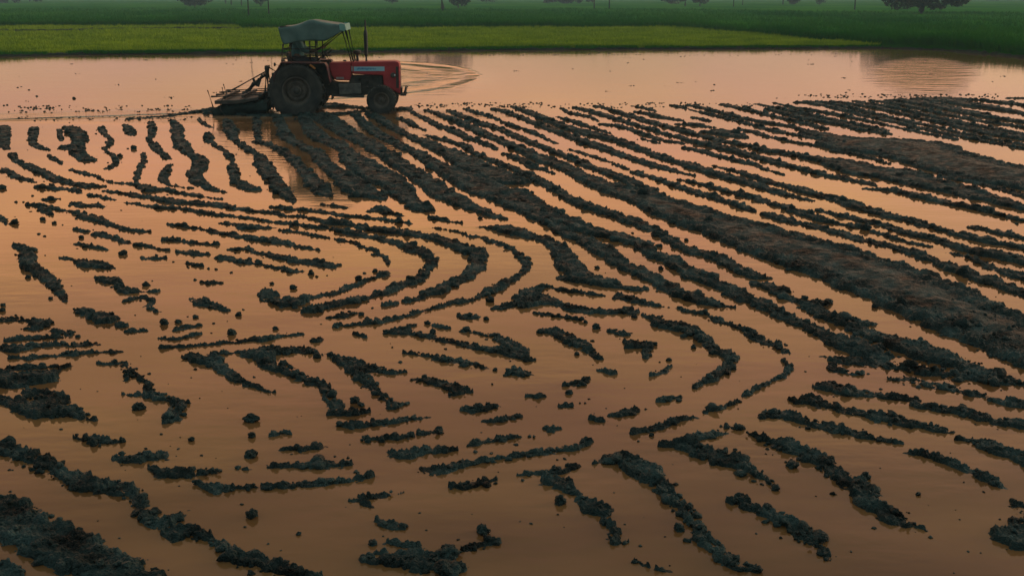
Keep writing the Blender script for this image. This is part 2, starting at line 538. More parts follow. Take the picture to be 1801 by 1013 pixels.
750 194 6,787 207 12,825 222 14,850 235 14,887 250 14,925 267 17,960 282 20,1000 297 20,1025 312 22,1050 322 24,1085 335 26,1110 340 30,1140 350 36,1170 362 44,1200 375 48,1240 388 50,1280 400 55,1320 414 60,1351 424 62,1400 440 68,1450 455 74,1500 473 82,1550 492 88,1600 512 92,1650 535 92,1700 558 92,1750 580 92,1801 602 92,1840 620 92
787 194 8,825 210 12,862 222 12,900 236 10,937 252 13,975 267 13,1012 282 13,1050 297 14,1087 312 15,1120 325 16,1150 333 12
817 192 5,850 202 9,875 211 6
882 214 5,900 221 8,937 232 9,960 245 6,980 253 4
868 192 5,885 195 9,905 203 9,937 215 12,975 230 12,1012 243 14,1050 257 14,1087 270 14,1125 283 12,1162 295 12,1200 305 6,1222 309 3
903 188 8,937 200 12,975 217 13,1012 230 14,1050 238 15,1087 248 14,1125 262 14,1162 277 12,1200 287 14,1225 295 16,1262 307 15,1300 318 14,1351 333 14,1390 345 10,1430 353 6
1255 292 4,1300 303 10,1351 320 12,1400 332 14,1475 353 15,1512 365 16,1562 380 13,1612 392 13,1650 402 13,1676 412 10,1726 422 14,1762 430 12,1801 438 10,1830 445 10
1560 402 7,1600 412 11,1645 422 13,1675 433 12,1725 445 17,1765 452 20,1801 460 19,1830 466 18
1675 445 6,1712 455 10,1740 470 12,1801 488 15,1830 496 14
1000 263 2,1025 270 7,1045 277 6,1075 286 3
1080 289 6,1107 298 6
1115 303 8,1162 318 12,1212 335 13,1262 350 13,1300 362 13,1325 373 7
1195 317 3,1225 322 9,1275 335 12,1312 345 12,1351 356 13,1400 372 14,1450 388 13,1500 397 11,1520 402 9
1435 370 4,1475 378 10,1512 388 11,1550 395 8,1600 410 5
1351 378 13,1390 390 13,1430 399 10,1460 405 10,1490 415 13,1540 428 14,1575 437 14,1615 448 17,1640 460 17,1675 473 19,1712 485 18,1740 495 18,1801 515 19,1830 524 18
1531 408 5,1562 415 9,1590 425 7,1635 434 3
1710 400 8,1760 410 11,1801 418 9,1830 423 9
987 191 5,1005 200 7,1040 207 6,1052 214 3
980 206 4,1012 215 9,1050 228 7,1075 236 3
1010 189 6,1037 195 10,1075 207 9,1112 218 9,1150 230 9,1187 240 9,1225 250 12,1262 258 14,1300 268 13,1351 283 12,1401 295 11,1460 310 11,1515 320 9,1540 327 6
1528 332 6,1576 336 13,1626 348 13,1688 362 13,1726 370 13,1801 388 9,1830 395 9
1050 187 6,1087 197 9,1125 210 9,1162 220 10,1200 230 12,1237 240 10,1275 250 9,1325 258 10,1351 266 14,1400 273 11,1440 282 14,1476 287 22,1526 302 28,1576 310 25,1626 322 25,1676 333 25,1726 347 21,1776 360 18,1801 367 14,1830 374 14
1060 219 6,1087 221 8,1112 229 8,1137 238 9,1162 246 9,1200 253 5
1128 244 3,1157 252 5
1203 260 6,1237 267 9,1275 278 10,1325 289 8,1351 300 5,1380 308 3
1118 197 5,1150 203 9,1175 209 6,1202 213 4
1192 219 4,1225 220 9,1257 226 3
1115 187 4,1140 192 6,1155 197 3
1213 185 7,1237 191 9,1275 200 9,1305 208 8,1351 217 8,1389 222 7,1421 232 7
1182 186 5,1205 191 5
1212 193 3,1237 199 5,1275 208 6,1325 220 7,1351 228 8,1389 236 8,1414 240 7,1451 247 6,1500 258 4
1220 207 5,1247 213 6
1298 228 5,1325 232 8,1351 241 6,1376 246 7,1414 253 8,1463 261 4
1240 232 8,1262 233 13,1290 238 16,1312 243 5
1270 184 6,1300 190 8,1337 198 8,1351 203 8,1389 211 9,1426 220 9,1451 227 9
1330 183 4,1351 187 5,1401 197 9,1451 208 8,1501 218 9,1560 230 7
1361 181 4,1400 190 6,1430 194 6,1476 203 8,1513 210 7,1563 221 6,1620 233 6,1680 245 5
1401 181 4,1421 180 7,1451 186 8,1488 195 8,1526 205 8,1576 215 8,1626 227 8,1663 235 7,1701 242 8,1751 252 8,1801 261 8
1441 179 6,1470 184 8,1513 194 8,1563 207 7,1613 217 7,1651 225 7,1690 234 7,1726 242 7,1801 255 6
1468 179 5,1500 183 8,1540 190 8,1576 198 8,1626 210 8,1676 220 9,1726 232 13,1801 244 13
1501 178 5,1551 186 8,1590 193 8,1640 205 9,1690 216 9,1750 227 8,1801 236 7
1533 177 5,1576 183 8,1626 193 8,1676 204 8,1726 213 7,1801 224 7
1563 177 5,1601 179 11,1640 185 14,1690 196 12,1740 206 10,1801 215 10
1613 175 7,1663 177 12,1713 186 12,1763 193 10,1801 200 10
1671 174 5,1726 176 7,1776 182 8,1801 185 8
1775 173 4,1801 173 5
1351 192 7,1376 199 8,1401 205 11,1439 213 9,1476 218 11,1513 228 9,1560 236 7
1426 235 14,1463 242 18,1501 252 22,1538 257 34,1576 260 42,1613 268 48,1663 283 52,1713 297 50,1763 308 50,1801 315 50,1840 325 48
1465 266 5,1513 273 9,1563 289 4
1558 297 4,1601 301 9,1638 308 7,1676 314 8,1726 323 9,1763 334 10,1801 345 10,1830 352 10
375 193 10,340 198 7,300 204 5,260 207 4,220 210 2
360 200 5,420 202 9,500 204 8,580 202 8,640 196 6,690 193 10,715 191 8,724 196 4
570 187 10,610 188 7,650 191 4
"""
CLOD_TXT = """
211 274 8,236 260 9,225 262 4,5 330 10,28 356 6,41 356 5,57 345 5,25 391 12,75 385 9,95 392 7,110 396 3,134 385 6,68 412 6,79 416 6,143 417 8,216 445 12,250 453 6,305 461 4,367 473 5,380 474 6,407 480 5,343 493 6,50 487 8,89 524 7,257 500 10,289 566 14,313 565 10,344 557 8,311 577 8,330 557 4,376 569 6,419 553 9,5 536 8,4 545 9,28 555 6,137 591 7,372 586 4,408 584 14,484 577 9,690 611 4,243 715 18,107 755 6,442 735 20,442 765 12,442 797 20,443 903 20,425 887 6,310 802 3,355 801 5,336 772 10,625 703 16,636 711 10,557 626 12,656 953 14,525 938 7,750 932 4,788 968 32,790 1000 40,850 932 20,680 583 12,752 568 8,762 584 10,855 560 9,855 597 5,875 591 6,862 527 14,918 537 14,1030 566 7,1048 574 13,950 583 10,1015 622 8,1042 600 6,1111 586 4,1090 596 3,1176 541 4,1155 513 4,1115 556 9,1222 576 12,1220 610 8,1247 610 10,1146 764 8,1160 637 4,1177 632 8,1001 689 12,1020 709 5,1029 709 5,1136 720 5,871 650 7,866 676 5,838 712 9,985 880 18,1195 928 16,1215 888 8,1330 1000 16,1268 750 6,1394 816 18,1522 837 16,1364 858 13,1463 745 12,1420 752 8,1650 796 6,1615 868 8,1695 848 4,1730 865 5,1703 970 4,1725 972 4,1497 970 5,635 552 9,655 542 5,630 490 11,660 476 9,641 481 6,516 505 11,478 498 7,547 480 10,557 487 6,575 485 4,455 461 10,645 441 5,591 390 16,702 388 14,612 380 9,504 367 10,575 327 12,1538 538 10,1415 523 10,1523 400 16,1367 461 12,1207 422 7,1713 511 12,1760 536 12,1050 470 8,1162 472 8,130 174 6,65 170 4,88 190 4,830 366 5,845 383 7
"""

# ------------------------------------------------------------------ materials of the place
M = {}

def mud_mat():
    m = bpy.data.materials.new('wet_mud')
    m.use_nodes = True
    N, L = m.node_tree.nodes, m.node_tree.links
    b = N['Principled BSDF']
    t = N.new('ShaderNodeTexCoord')
    n = N.new('ShaderNodeTexNoise')
    n.inputs['Scale'].default_value, n.inputs['Detail'].default_value = 3.0, 8
    L.new(t.outputs['Object'], n.inputs['Vector'])
    rp = N.new('ShaderNodeValToRGB')
    rp.color_ramp.elements[0].position, rp.color_ramp.elements[1].position = 0.33, 0.72
    rp.color_ramp.elements[0].color = (0.006, 0.0095, 0.0085, 1)
    rp.color_ramp.elements[1].color = (0.058, 0.098, 0.092, 1)
    L.new(n.outputs[0], rp.inputs[0])
    L.new(rp.outputs[0], b.inputs['Base Color'])
    n2 = N.new('ShaderNodeTexNoise')
    n2.inputs['Scale'].default_value, n2.inputs['Detail'].default_value = 9.0, 5
    L.new(t.outputs['Object'], n2.inputs['Vector'])
    q = N.new('ShaderNodeMapRange')
    q.inputs['From Min'].default_value, q.inputs['From Max'].default_value = 0.35, 0.65
    q.inputs['To Min'].default_value, q.inputs['To Max'].default_value = 0.33, 0.75
    L.new(n2.outputs[0], q.inputs['Value'])
    L.new(q.outputs[0], b.inputs['Roughness'])
    n3 = N.new('ShaderNodeTexNoise')
    n3.inputs['Scale'].default_value, n3.inputs['Detail'].default_value = 45.0, 6
    L.new(t.outputs['Object'], n3.inputs['Vector'])
    bp = N.new('ShaderNodeBump')
    bp.inputs['Strength'].default_value, bp.inputs['Distance'].default_value = 1.0, 0.035
    n4 = N.new('ShaderNodeTexVoronoi')
    n4.inputs['Scale'].default_value = 70.0
    L.new(t.outputs['Object'], n4.inputs['Vector'])
    mm = N.new('ShaderNodeMath')
    mm.operation = 'MULTIPLY_ADD'
    mm.inputs[1].default_value = -0.35
    L.new(n4.outputs['Distance'], mm.inputs[0])
    L.new(n3.outputs[0], mm.inputs[2])
    L.new(mm.outputs[0], bp.inputs['Height'])
    L.new(bp.outputs[0], b.inputs['Normal'])
    b.inputs['Specular IOR Level'].default_value = 0.09
    return m
M['mud'] = mud_mat()

def water_mat():
    """silty opaque water: a brown body under a clear mirror surface, finely rippled, churned ahead of the tractor"""
    m = bpy.data.materials.new('muddy_water')
    m.use_nodes = True
    N, L = m.node_tree.nodes, m.node_tree.links
    b = N['Principled BSDF']
    b.inputs['IOR'].default_value = 1.33
    b.inputs['Roughness'].default_value = 0.06
    t = N.new('ShaderNodeTexCoord')
    def noise(scale, detail, stretch=(1, 1, 1), rz=0.0):
        mpn = N.new('ShaderNodeMapping')
        mpn.inputs['Scale'].default_value = stretch
        mpn.inputs['Rotation'].default_value = (0, 0, rz)
        L.new(t.outputs['Object'], mpn.inputs[0])
        n = N.new('ShaderNodeTexNoise')
        n.inputs['Scale'].default_value, n.inputs['Detail'].default_value = scale, detail
        L.new(mpn.outputs[0], n.inputs['Vector'])
        return n.outputs[0]
    def math_(op, a, c=None):
        n = N.new('ShaderNodeMath')
        n.operation = op
        for i, v in enumerate((a, c)):
            if v is None: continue
            if isinstance(v, (int, float)): n.inputs[i].default_value = v
            else: L.new(v, n.inputs[i])
        return n.outputs[0]
    rp = N.new('ShaderNodeValToRGB')
    rp.color_ramp.elements[0].position, rp.color_ramp.elements[1].position = 0.35, 0.65
    rp.color_ramp.elements[0].color = (0.130, 0.062, 0.022, 1)
    rp.color_ramp.elements[1].color = (0.215, 0.108, 0.040, 1)
    L.new(noise(0.6, 6, (0.6, 1.2, 1)), rp.inputs[0])
    silt_in = rp.outputs[0]
    def blob(p, rx, ry, soft=0.5, rz=0.0):
        """1 inside an ellipse of the water round the point p, 0 outside"""
        mpn = N.new('ShaderNodeMapping')
        mpn.vector_type = 'TEXTURE'
        mpn.inputs['Location'].default_value = (p[0], p[1], 0)
        mpn.inputs['Rotation'].default_value = (0, 0, rz)
        mpn.inputs['Scale'].default_value = (rx, ry, 1e6)
        L.new(t.outputs['Object'], mpn.inputs[0])
        ln = N.new('ShaderNodeVectorMath')
        ln.operation = 'LENGTH'
        L.new(mpn.outputs[0], ln.inputs[0])
        q = N.new('ShaderNodeMapRange')
        q.interpolation_type = 'SMOOTHSTEP'
        q.inputs['From Min'].default_value, q.inputs['From Max'].default_value = 1.0, soft
        L.new(ln.outputs['Value'], q.inputs['Value'])
        return q.outputs[0]
    # fresh silt stirred up in the wake
    wk = math_('MAXIMUM', blob((-4.6, 43.5), 4.6, 10.5, 0.75), blob(at(190, 207), 6.0, 0.8, 0.4))
    mxn = N.new('ShaderNodeMix')
    mxn.data_type = 'RGBA'
    L.new(math_('MULTIPLY', wk, math_('MULTIPLY', noise(1.2, 5, (0.4, 1.2, 1)), 1.5)), mxn.inputs['Factor'])
    L.new(silt_in, mxn.inputs['A'])
    mxn.inputs['B'].default_value = (0.42, 0.25, 0.14, 1)
    L.new(mxn.outputs['Result'], b.inputs['Base Color'])
    # light wind ripples everywhere
    h = math_('MULTIPLY', noise(5.0, 3, (0.6, 1.3, 1)), 0.0016)
    h = math_('ADD', h, math_('MULTIPLY', noise(0.9, 3, (0.5, 1.4, 1)), 0.005))
    # churned water around and ahead of the tractor, a gust patch by the right bank
    mid = at(640, 140)
    ch = math_('MULTIPLY', blob(mid, 5.5, 14.0, 0.3), math_('MULTIPLY', noise(1.3, 4, (0.45, 1.6, 1)), 0.055))
    h = math_('ADD', h, ch)
    g = at(1625, 125)
    gp = math_('MULTIPLY', blob(g, 2.6, 15.0, 0.2, R(-20.6)), math_('MULTIPLY', noise(1.5, 6, (0.4, 0.9, 1)), 0.13))
    h = math_('ADD', h, gp)
    sl = at(420, 205)
    sp_ = math_('MULTIPLY', blob(sl, 9.0, 2.2, 0.6), math_('MULTIPLY', noise(3.0, 4, (0.5, 1.5, 1)), 0.02))
    h = math_('ADD', h, sp_)
    sl = at(570, 250)
    sp_ = math_('MULTIPLY', blob(sl, 3.2, 5.0, 0.6), math_('MULTIPLY', noise(3.5, 4, (0.7, 1.5, 1)), 0.010))
    h = math_('ADD', h, sp_)
    w0, w1 = at(-60, 214), at(400, 199)
    ang_ = math.atan2(w1[1] - w0[1], w1[0] - w0[0])
    h = math_('ADD', h, math_('MULTIPLY', blob((w0 + w1) / 2, 5.6, 0.45, 0.0, ang_), 0.05))
    # bow wave rings
    mpn = N.new('ShaderNodeMapping')
    mpn.inputs['Location'].default_value = (7.0, -44 * 0.55, 0)
    mpn.inputs['Scale'].default_value = (1, 0.55, 0)
    L.new(t.outputs['Object'], mpn.inputs[0])
    ln = N.new('ShaderNodeVectorMath')
    ln.operation = 'LENGTH'
    L.new(mpn.outputs[0], ln.inputs[0])
    dist = math_('ADD', ln.outputs['Value'], math_('MULTIPLY', noise(0.6, 3), 0.9))
    ring = math_('MULTIPLY', math_('SINE', math_('MULTIPLY', dist, 4.2)), 0.042)
    q = N.new('ShaderNodeMapRange')
    q.interpolation_type = 'SMOOTHSTEP'
    q.inputs['From Min'].default_value, q.inputs['From Max'].default_value = 6.25, 6.0
    L.new(dist, q.inputs['Value'])
    q2 = N.new('ShaderNodeMapRange')
    q2.interpolation_type = 'SMOOTHSTEP'
    q2.inputs['From Min'].default_value, q2.inputs['From Max'].default_value = 0.8, 4.8
    L.new(dist, q2.inputs['Value'])
    sx = N.new('ShaderNodeSeparateXYZ')
    L.new(mpn.outputs[0], sx.inputs[0])
    q3 = N.new('ShaderNodeMapRange')
    q3.interpolation_type = 'SMOOTHSTEP'
    q3.inputs['From Min'].default_value, q3.inputs['From Max'].default_value = -1.5, 1.5
    L.new(sx.outputs['X'], q3.inputs['Value'])
    ring = math_('MULTIPLY', ring, q3.outputs[0])
    h = math_('ADD', h, math_('MULTIPLY', math_('MULTIPLY', ring, q.outputs[0]), q2.outputs[0]))
    bp = N.new('ShaderNodeBump')
    bp.inputs['Strength'].default_value, bp.inputs['Distance'].default_value = 1.0, 1.0
    L.new(h, bp.inputs['Height'])
    L.new(bp.outputs[0], b.inputs['Normal'])
    return m
M['water'] = water_mat()
M['earth'] = mat('bank_earth', (0.010, 0.014, 0.010), (0.024, 0.030, 0.020), 4, 0.95, spec=0.15, bump=0.6, bscale=12)
M['young_rice'] = mat('young_rice', (0.20, 0.29, 0.006), (0.38, 0.46, 0.014), 0.35, 0.75, detail=8, spec=0.1)
M['tall_rice'] = mat('tall_rice', (0.016, 0.120, 0.008), (0.058, 0.195, 0.014), 0.06, 1.0, detail=9, stretch=(1, 0.35, 1), spec=0.0)
M['paddy'] = mat('paddy_floor', (0.06, 0.10, 0.010), (0.11, 0.16, 0.014), 0.5, 0.9, detail=8, spec=0.1)
M['ground'] = mat('soil', (0.05, 0.05, 0.04), (0.08, 0.08, 0.06), 1, 0.9)
M['bark'] = mat('bark', (0.03, 0.025, 0.02), (0.06, 0.05, 0.04), 6, 0.9, bump=0.5)
M['leaf'] = mat('tree_leaves', (0.007, 0.013, 0.010), (0.020, 0.034, 0.020), 0.6, 0.6)
M['pole'] = mat('weathered_pole', (0.03, 0.03, 0.03), (0.06, 0.06, 0.055), 6, 0.8)

# ------------------------------------------------------------------ ploughed mud: ridges of the field
def parse(txt):
    return [[tuple(float(q) for q in p.split()) for p in ln.split(',')] for ln in txt.strip().split('\n')]

def world_stroke(s):
    """drawn centre line (pixels, width) -> ground centre line with its half width and height in metres"""
    res = []
    for i, (x, y, w) in enumerate(s):
        x0, y0, _ = s[max(i - 1, 0)]
        x1, y1, _ = s[min(i + 1, len(s) - 1)]
        y = max(y, 166)
        f0 = 0.72 + 0.24 * min(max((w - 9) / 13, 0), 1)
        w = w * (f0 + (1 - f0) * min(max((y - 300) / 400, 0), 1)) if w < 34 else w - 2
        dl = math.hypot(x1 - x0, y1 - y0) or 1.0
        dx, dy = (x1 - x0) / dl, (y1 - y0) / dl
        a, b = at(x - dx * 2, y - dy * 2), at(x + dx * 2, y + dy * 2)
        d = b - a
        d /= np.linalg.norm(d)
        n = np.array((-d[1], d[0], 0.0))
        c = at(x, y)
        (p0, sc), (p1, _) = px(c), px(c + n * 0.05)
        k = abs((p1 - p0)[0] * -dy + (p1 - p0)[1] * dx) / 0.05
        hf = 0.28
        r = w / (2 * k + 1.1 * hf * sc * abs(dx))
        h = min(hf * r, 0.052 if r < 0.2 else 0.038)
        r = (w - 1.1 * h * sc * abs(dx)) / (2 * k)
        r = max(r, 0.012)
        c = at(x, y + 0.2 * h * sc * abs(dx))
        res.append((c[0], c[1], r, h))
    return res

STROKES = []
erng = random.Random(3)
for raw in parse(STROKE_TXT):
    ws = world_stroke(raw)
    if len(ws) > 1:                       # furrows run on past the edges of the picture
        for end in (0, -1):
            x, y, w = raw[end]
            if not (x >= 1795 or x <= 6): continue
            a = np.array(ws[end][:2])
            b = np.array(ws[1 if end == 0 else -2][:2])
            d = a - b
            d /= np.linalg.norm(d) + 1e-9
            r, h = ws[end][2], ws[end][3]
            for k in range(1, 9 if y < 620 else 4):
                a = a + d * 0.8 + np.array((erng.uniform(-.06, .06), erng.uniform(-.06, .06)))
                q = (a[0], a[1], r * erng.uniform(.7, 1.1) * (1 - .05 * k), h)
                pp = px((a[0], a[1], 0))[0]
                if a[1] < 3.5 or (-12 < pp[0] < 1812 and pp[1] < 1040): break
                ws = [q] + ws if end == 0 else ws + [q]
    STROKES.append(ws)

NA, NY = 1750, 1600
Y0, Y1 = 4.3, 36.0
A0 = 0.78
rows = Y0 * (Y1 / Y0) ** (np.arange(NY) / (NY - 1))
cols = np.linspace(-A0, A0, NA)
YY, AA = np.meshgrid(rows, cols, indexing='ij')
XX = YY * AA
SD = np.full(XX.shape, -1.0)
HH = np.zeros(XX.shape)
RRr = np.full(XX.shape, 0.05)
WX = XX + 0.05 * fbm(XX * 3, YY * 3, 3, 3) + 0.030 * fbm(XX * 11, YY * 11, 3, 4)
WY = YY + 0.05 * fbm(XX * 3, YY * 3, 3, 5) + 0.030 * fbm(XX * 11, YY * 11, 3, 6)
lr = math.log(Y1 / Y0) / (NY - 1)
for s in STROKES:
    if len(s) == 1: s = s * 2
    for (ax, ay, ar, ah), (bx, by, br, bh) in zip(s[:-1], s[1:]):
        mr_ = max(ar, br) + 0.15
        ylo, yhi = min(ay, by) - mr_, max(ay, by) + mr_
        i0 = int(max(0, math.floor(math.log(max(ylo, Y0) / Y0) / lr)))
        i1 = int(min(NY, math.ceil(math.log(max(yhi, Y0 + .01) / Y0) / lr) + 1))
        if i1 <= i0: continue
        cand = [x / y for x in (min(ax, bx) - mr_, max(ax, bx) + mr_) for y in (max(ylo, Y0), max(yhi, Y0))]
        j0 = int(max(0, (min(cand) + A0) / (2 * A0) * (NA - 1) - 1))
        j1 = int(min(NA, (max(cand) + A0) / (2 * A0) * (NA - 1) + 2))
        if j1 <= j0: continue
        sl = (slice(i0, i1), slice(j0, j1))
        X, Y = WX[sl], WY[sl]
        ex, ey = bx - ax, by - ay
        L2 = ex * ex + ey * ey + 1e-9
        t = np.clip(((X - ax) * ex + (Y - ay) * ey) / L2, 0, 1)
        r = ar + (br - ar) * t
        h = ah + (bh - ah) * t
        sd = r - np.hypot(X - ax - ex * t, Y - ay - ey * t)
        better = sd > SD[sl]
        SD[sl] = np.where(better, sd, SD[sl])
        RRr[sl] = np.where(better, r, RRr[sl])
        HH[sl] = np.maximum(HH[sl], np.where(sd > -0.02, h, 0))
near = SD > -0.16
x, y = XX[near], YY[near]
sd, rr, hh = SD[near], RRr[near], np.maximum(HH[near], 0.012)
edge = fbm(x * 6, y * 6, 3, 21)
rag = fbm(x * 24, y * 24, 3, 22)
sd = sd + edge * np.minimum(0.75 * rr, 0.08) + rag * np.minimum(0.42 * rr, 0.045)
pre = lumps(x * 13 + 1.7, y * 13, 34)
sd = sd - np.clip(-0.05 - fbm(x * 1.7, y * 1.7, 3, 25), 0, 1) * np.minimum(1.1 * rr, 0.09)
sd = sd + (pre - 0.30) * np.minimum(0.40 * rr, 0.035)
lum1 = lumps(x * 6.5, y * 6.5, 31)
lum2 = lumps(x * 14 + 3, y * 14, 32)
lum3 = lumps(x * 31, y * 31 + 5, 33)
core = np.clip(sd / np.maximum(np.minimum(rr * 0.6, 0.10), 0.015), 0, 1)
z = hh * np.sqrt(1 - (1 - core) ** 2) * (0.45 + 0.75 * (fbm(x * 2.2, y * 2.2, 3, 40) + 0.5))
amp = np.clip(core * 4, 0, 1)
rim = np.clip(1.25 - sd / np.maximum(rr * 0.6, 0.03), 0.22, 1)          # clods break along the edges, tops are smeared smoother
z = z + amp * (0.026 * lum1 * np.clip(rr / 0.15, 0.2, 1) + 0.034 * lum2 * rim + 0.022 * lum3 * rim + 0.016 * fbm(x * 45, y * 45, 3, 50) + 0.02 * fbm(x * 9, y * 9, 3, 51))
# smeared smooth furrow tops on the widest bands
film = -0.003 + sd * 0.12 + 0.012 * fbm(x * 16, y * 16, 4, 71)
z = np.where(sd > 0, np.maximum(z - 0.012, film), np.where(sd > -0.05, film, np.maximum(sd * 0.8, -0.05)))
Z = np.full(XX.shape, -0.05)
Z[near] = z
V = np.stack([XX, YY, Z], -1).reshape(-1, 3)
keep = np.maximum.reduce([Z[:-1, :-1], Z[1:, :-1], Z[1:, 1:], Z[:-1, 1:]]) > -0.03
ii, jj = np.nonzero(keep)
b0 = ii * NA + jj
F = np.stack([b0, b0 + 1, b0 + NA + 1, b0 + NA], -1)
used, inv = np.unique(F.ravel(), return_inverse=True)
ob = np_mesh('ploughed_mud', V[used], inv.reshape(F.shape), M['mud'])
tag(ob, kind='structure')
print('mud faces', len(F))
del XX, YY, AA, SD, HH, RRr, WX, WY, V

# clods: rounded lumps of mud
rng = np.random.default_rng(7)
def ico(sub, seed, rough=0.42):
    bm = bmesh.new()
    bmesh.ops.create_icosphere(bm, subdivisions=sub, radius=1.0)
    r = random.Random(seed)
    off = Vector((r.uniform(-50, 50), r.uniform(-50, 50), r.uniform(-50, 50)))
    V = []
    for v in bm.verts:
        c = v.co.normalized()
        f = 1 + rough * mnoise.noise(c * 1.3 + off) * 1.6 + rough * 0.7 * mnoise.noise(c * 3.1 + off) + rough * 0.35 * mnoise.noise(c * 7 + off)
        V.append(c * f)
    F = [[q.index for q in f.verts] for f in bm.faces]
    bm.free()
    return np.array([tuple(v) for v in V]), np.array(F)
ICO = [ico(2, i) for i in range(14)]
ICO3 = [ico(4, 100 + i, 0.38) for i in range(6)]

cv, cf, nb = [], [], 0
def put_clod(x, y, z, s, lod=0):
    global nb
    V, F = (ICO3 if lod else ICO)[rng.integers(0, 6 if lod else 14)]
    a = rng.uniform(0, 6.283)
    c, sn = math.cos(a), math.sin(a)
    sc = s * np.array((rng.uniform(.8, 1.35), rng.uniform(.8, 1.2), rng.uniform(.65, 1.05)))
    q = V * sc
    q = np.stack([q[:, 0] * c - q[:, 1] * sn + x, q[:, 0] * sn + q[:, 1] * c + y, q[:, 2] + z], -1)
    cv.append(q)
    cf.append(F + nb)
    nb += len(q)

for x, y, w in parse(CLOD_TXT)[0]:
    if w < 7:
        p, sc = at(x, y), px(at(x, y))[1]
        put_clod(p[0], p[1], 0.0, w / sc / 2)
for s in STROKES:
    for (ax, ay, ar, ah), (bx, by, br, bh) in zip(s[:-1], s[1:]):
        L_ = math.hypot(bx - ax, by - ay)
        if ay < 4.5: continue
        dist = (ay + by) / 2
        n = rng.poisson(L_ / (0.050 + 0.0028 * dist))
        nx, ny = -(by - ay) / (L_ + 1e-6), (bx - ax) / (L_ + 1e-6)
        for k in range(min(n, 240)):
            t = rng.uniform()
            r = ar + (br - ar) * t
            h = ah + (bh - ah) * t
            side = rng.choice((-1, 1)) * (rng.uniform(0.55, 1.12) if rng.uniform() < .72 else rng.uniform(0, .6))
            off = side * r
            s_ = min(rng.lognormal(math.log(0.014 + 0.0006 * dist), 0.6), 0.08, 0.55 * r + 0.008)
            zz = h * max(0, 1 - (abs(side)) ** 2) * 0.6 + s_ * 0.15
            put_clod(ax + (bx - ax) * t + nx * off, ay + (by - ay) * t + ny * off, zz, s_)
            if rng.uniform() < 0.05:
                put_clod(ax + (bx - ax) * t + nx * (off + np.sign(side) * rng.uniform(.03, .14)), ay + (by - ay) * t + ny * (off + np.sign(side) * rng.uniform(.03, .14)), 0.0, s_ * 0.6)
for x0, x1, y0_, y1_, n in ((0, 340, 186, 198, 60), (40, 360, 206, 213, 40), (730, 1330, 181, 190, 110), (1400, 1760, 166, 173, 90), (700, 1700, 92, 100, 60), (0, 1801, 100, 180, 60)):
    for k in range(n):
        x, y = rng.uniform(x0, x1), rng.uniform(y0_, y1_)
        p = at(x, y)
        for q in range(rng.integers(1, 5)):
            put_clod(p[0] + rng.normal(0, .12), p[1] + rng.normal(0, .1), -.005, rng.uniform(.012, .035))
for s in STROKES:                          # fine crumbs on the nearest ridges
    for (ax, ay, ar, ah), (bx, by, br, bh) in zip(s[:-1], s[1:]):
        if not 4.6 < ay < 11: continue
        L_ = math.hypot(bx - ax, by - ay)
        for k in range(int(L_ * (ar + br) * 320)):
            t, u_ = rng.uniform(), rng.uniform(-1.1, 1.1)
            r = ar + (br - ar) * t
            put_clod(ax + (bx - ax) * t - (by - ay) / L_ * u_ * r, ay + (by - ay) * t + (bx - ax) / L_ * u_ * r, (ah * .85 + .02) * max(0, 1 - u_ ** 2) ** .5 * rng.uniform(.4, 1.1), rng.lognormal(math.log(.010), .5))
for k in range(300):                      # bits of mud and trash floating or just breaking the surface
    x, y = rng.uniform(0, 1801), rng.uniform(200, 1013)
    p = at(x, y)
    put_clod(p[0], p[1], 0.0, min(rng.lognormal(math.log(.0045), .5), .02) * (1 + p[1] / 18))
tag(np_mesh('mud_crumbs', np.concatenate(cv), np.concatenate(cf), M['mud']), kind='stuff',
    label='small crumbs of dark mud strewn along the ploughed ridges', cat='mud crumbs')
print('crumbs', len(cv))

CLOD_LABELS = {
    (442, 735): 'topmost of three dark clods in an upright column on open water, lower left',
    (442, 765): 'middle and smallest of three dark clods in an upright column, lower left',
    (442, 797): 'lowest of three dark clods in an upright column above a long thin ridge, lower left',
    (443, 903): 'lone jagged clod on open water under the long thin ridge, bottom left',
    (243, 715): 'dark clod on the water beside the stepped ridge, lower left',
    (625, 703): 'larger round clod in the crook of the hooked ridge left of the middle',
    (591, 390): 'big dark clod standing on the long curving ridge below the tractor',
    (702, 388): 'dark clod on the thin ridge just above the loops of the curving ridges',
    (788, 968): 'largest round boulder of mud on top of the heap at the bottom middle',
    (790, 1000): 'big dark lump of mud at the bottom edge under the round boulder',
    (850, 932): 'pointed clod crowning the small mound right of the bottom middle heap',
    (985, 880): 'round clod lying left of the broken ridge at the lower middle',
    (1195, 928): 'dark clod clinging to the left side of the long bending ridge, bottom right of middle',
    (1330, 1000): 'round clod closing the foot of the long bending ridge at the bottom edge',
    (1394, 816): 'dark clod below the upper part of the thickest ridge at the lower right',
    (1522, 837): 'round clod perched on top of the thickest ridge at the lower right',
    (1364, 858): 'clod at the tapering lower end of the forked ridge, lower right of middle',
    (1538, 538): 'small clod above the rightmost tongue of mud under the broadest band',
    (1048, 574): 'oval clod at the right end of the thin ridge near the middle',
    (680, 583): 'round clod at the left tip of the ridge in the middle of the field',
}
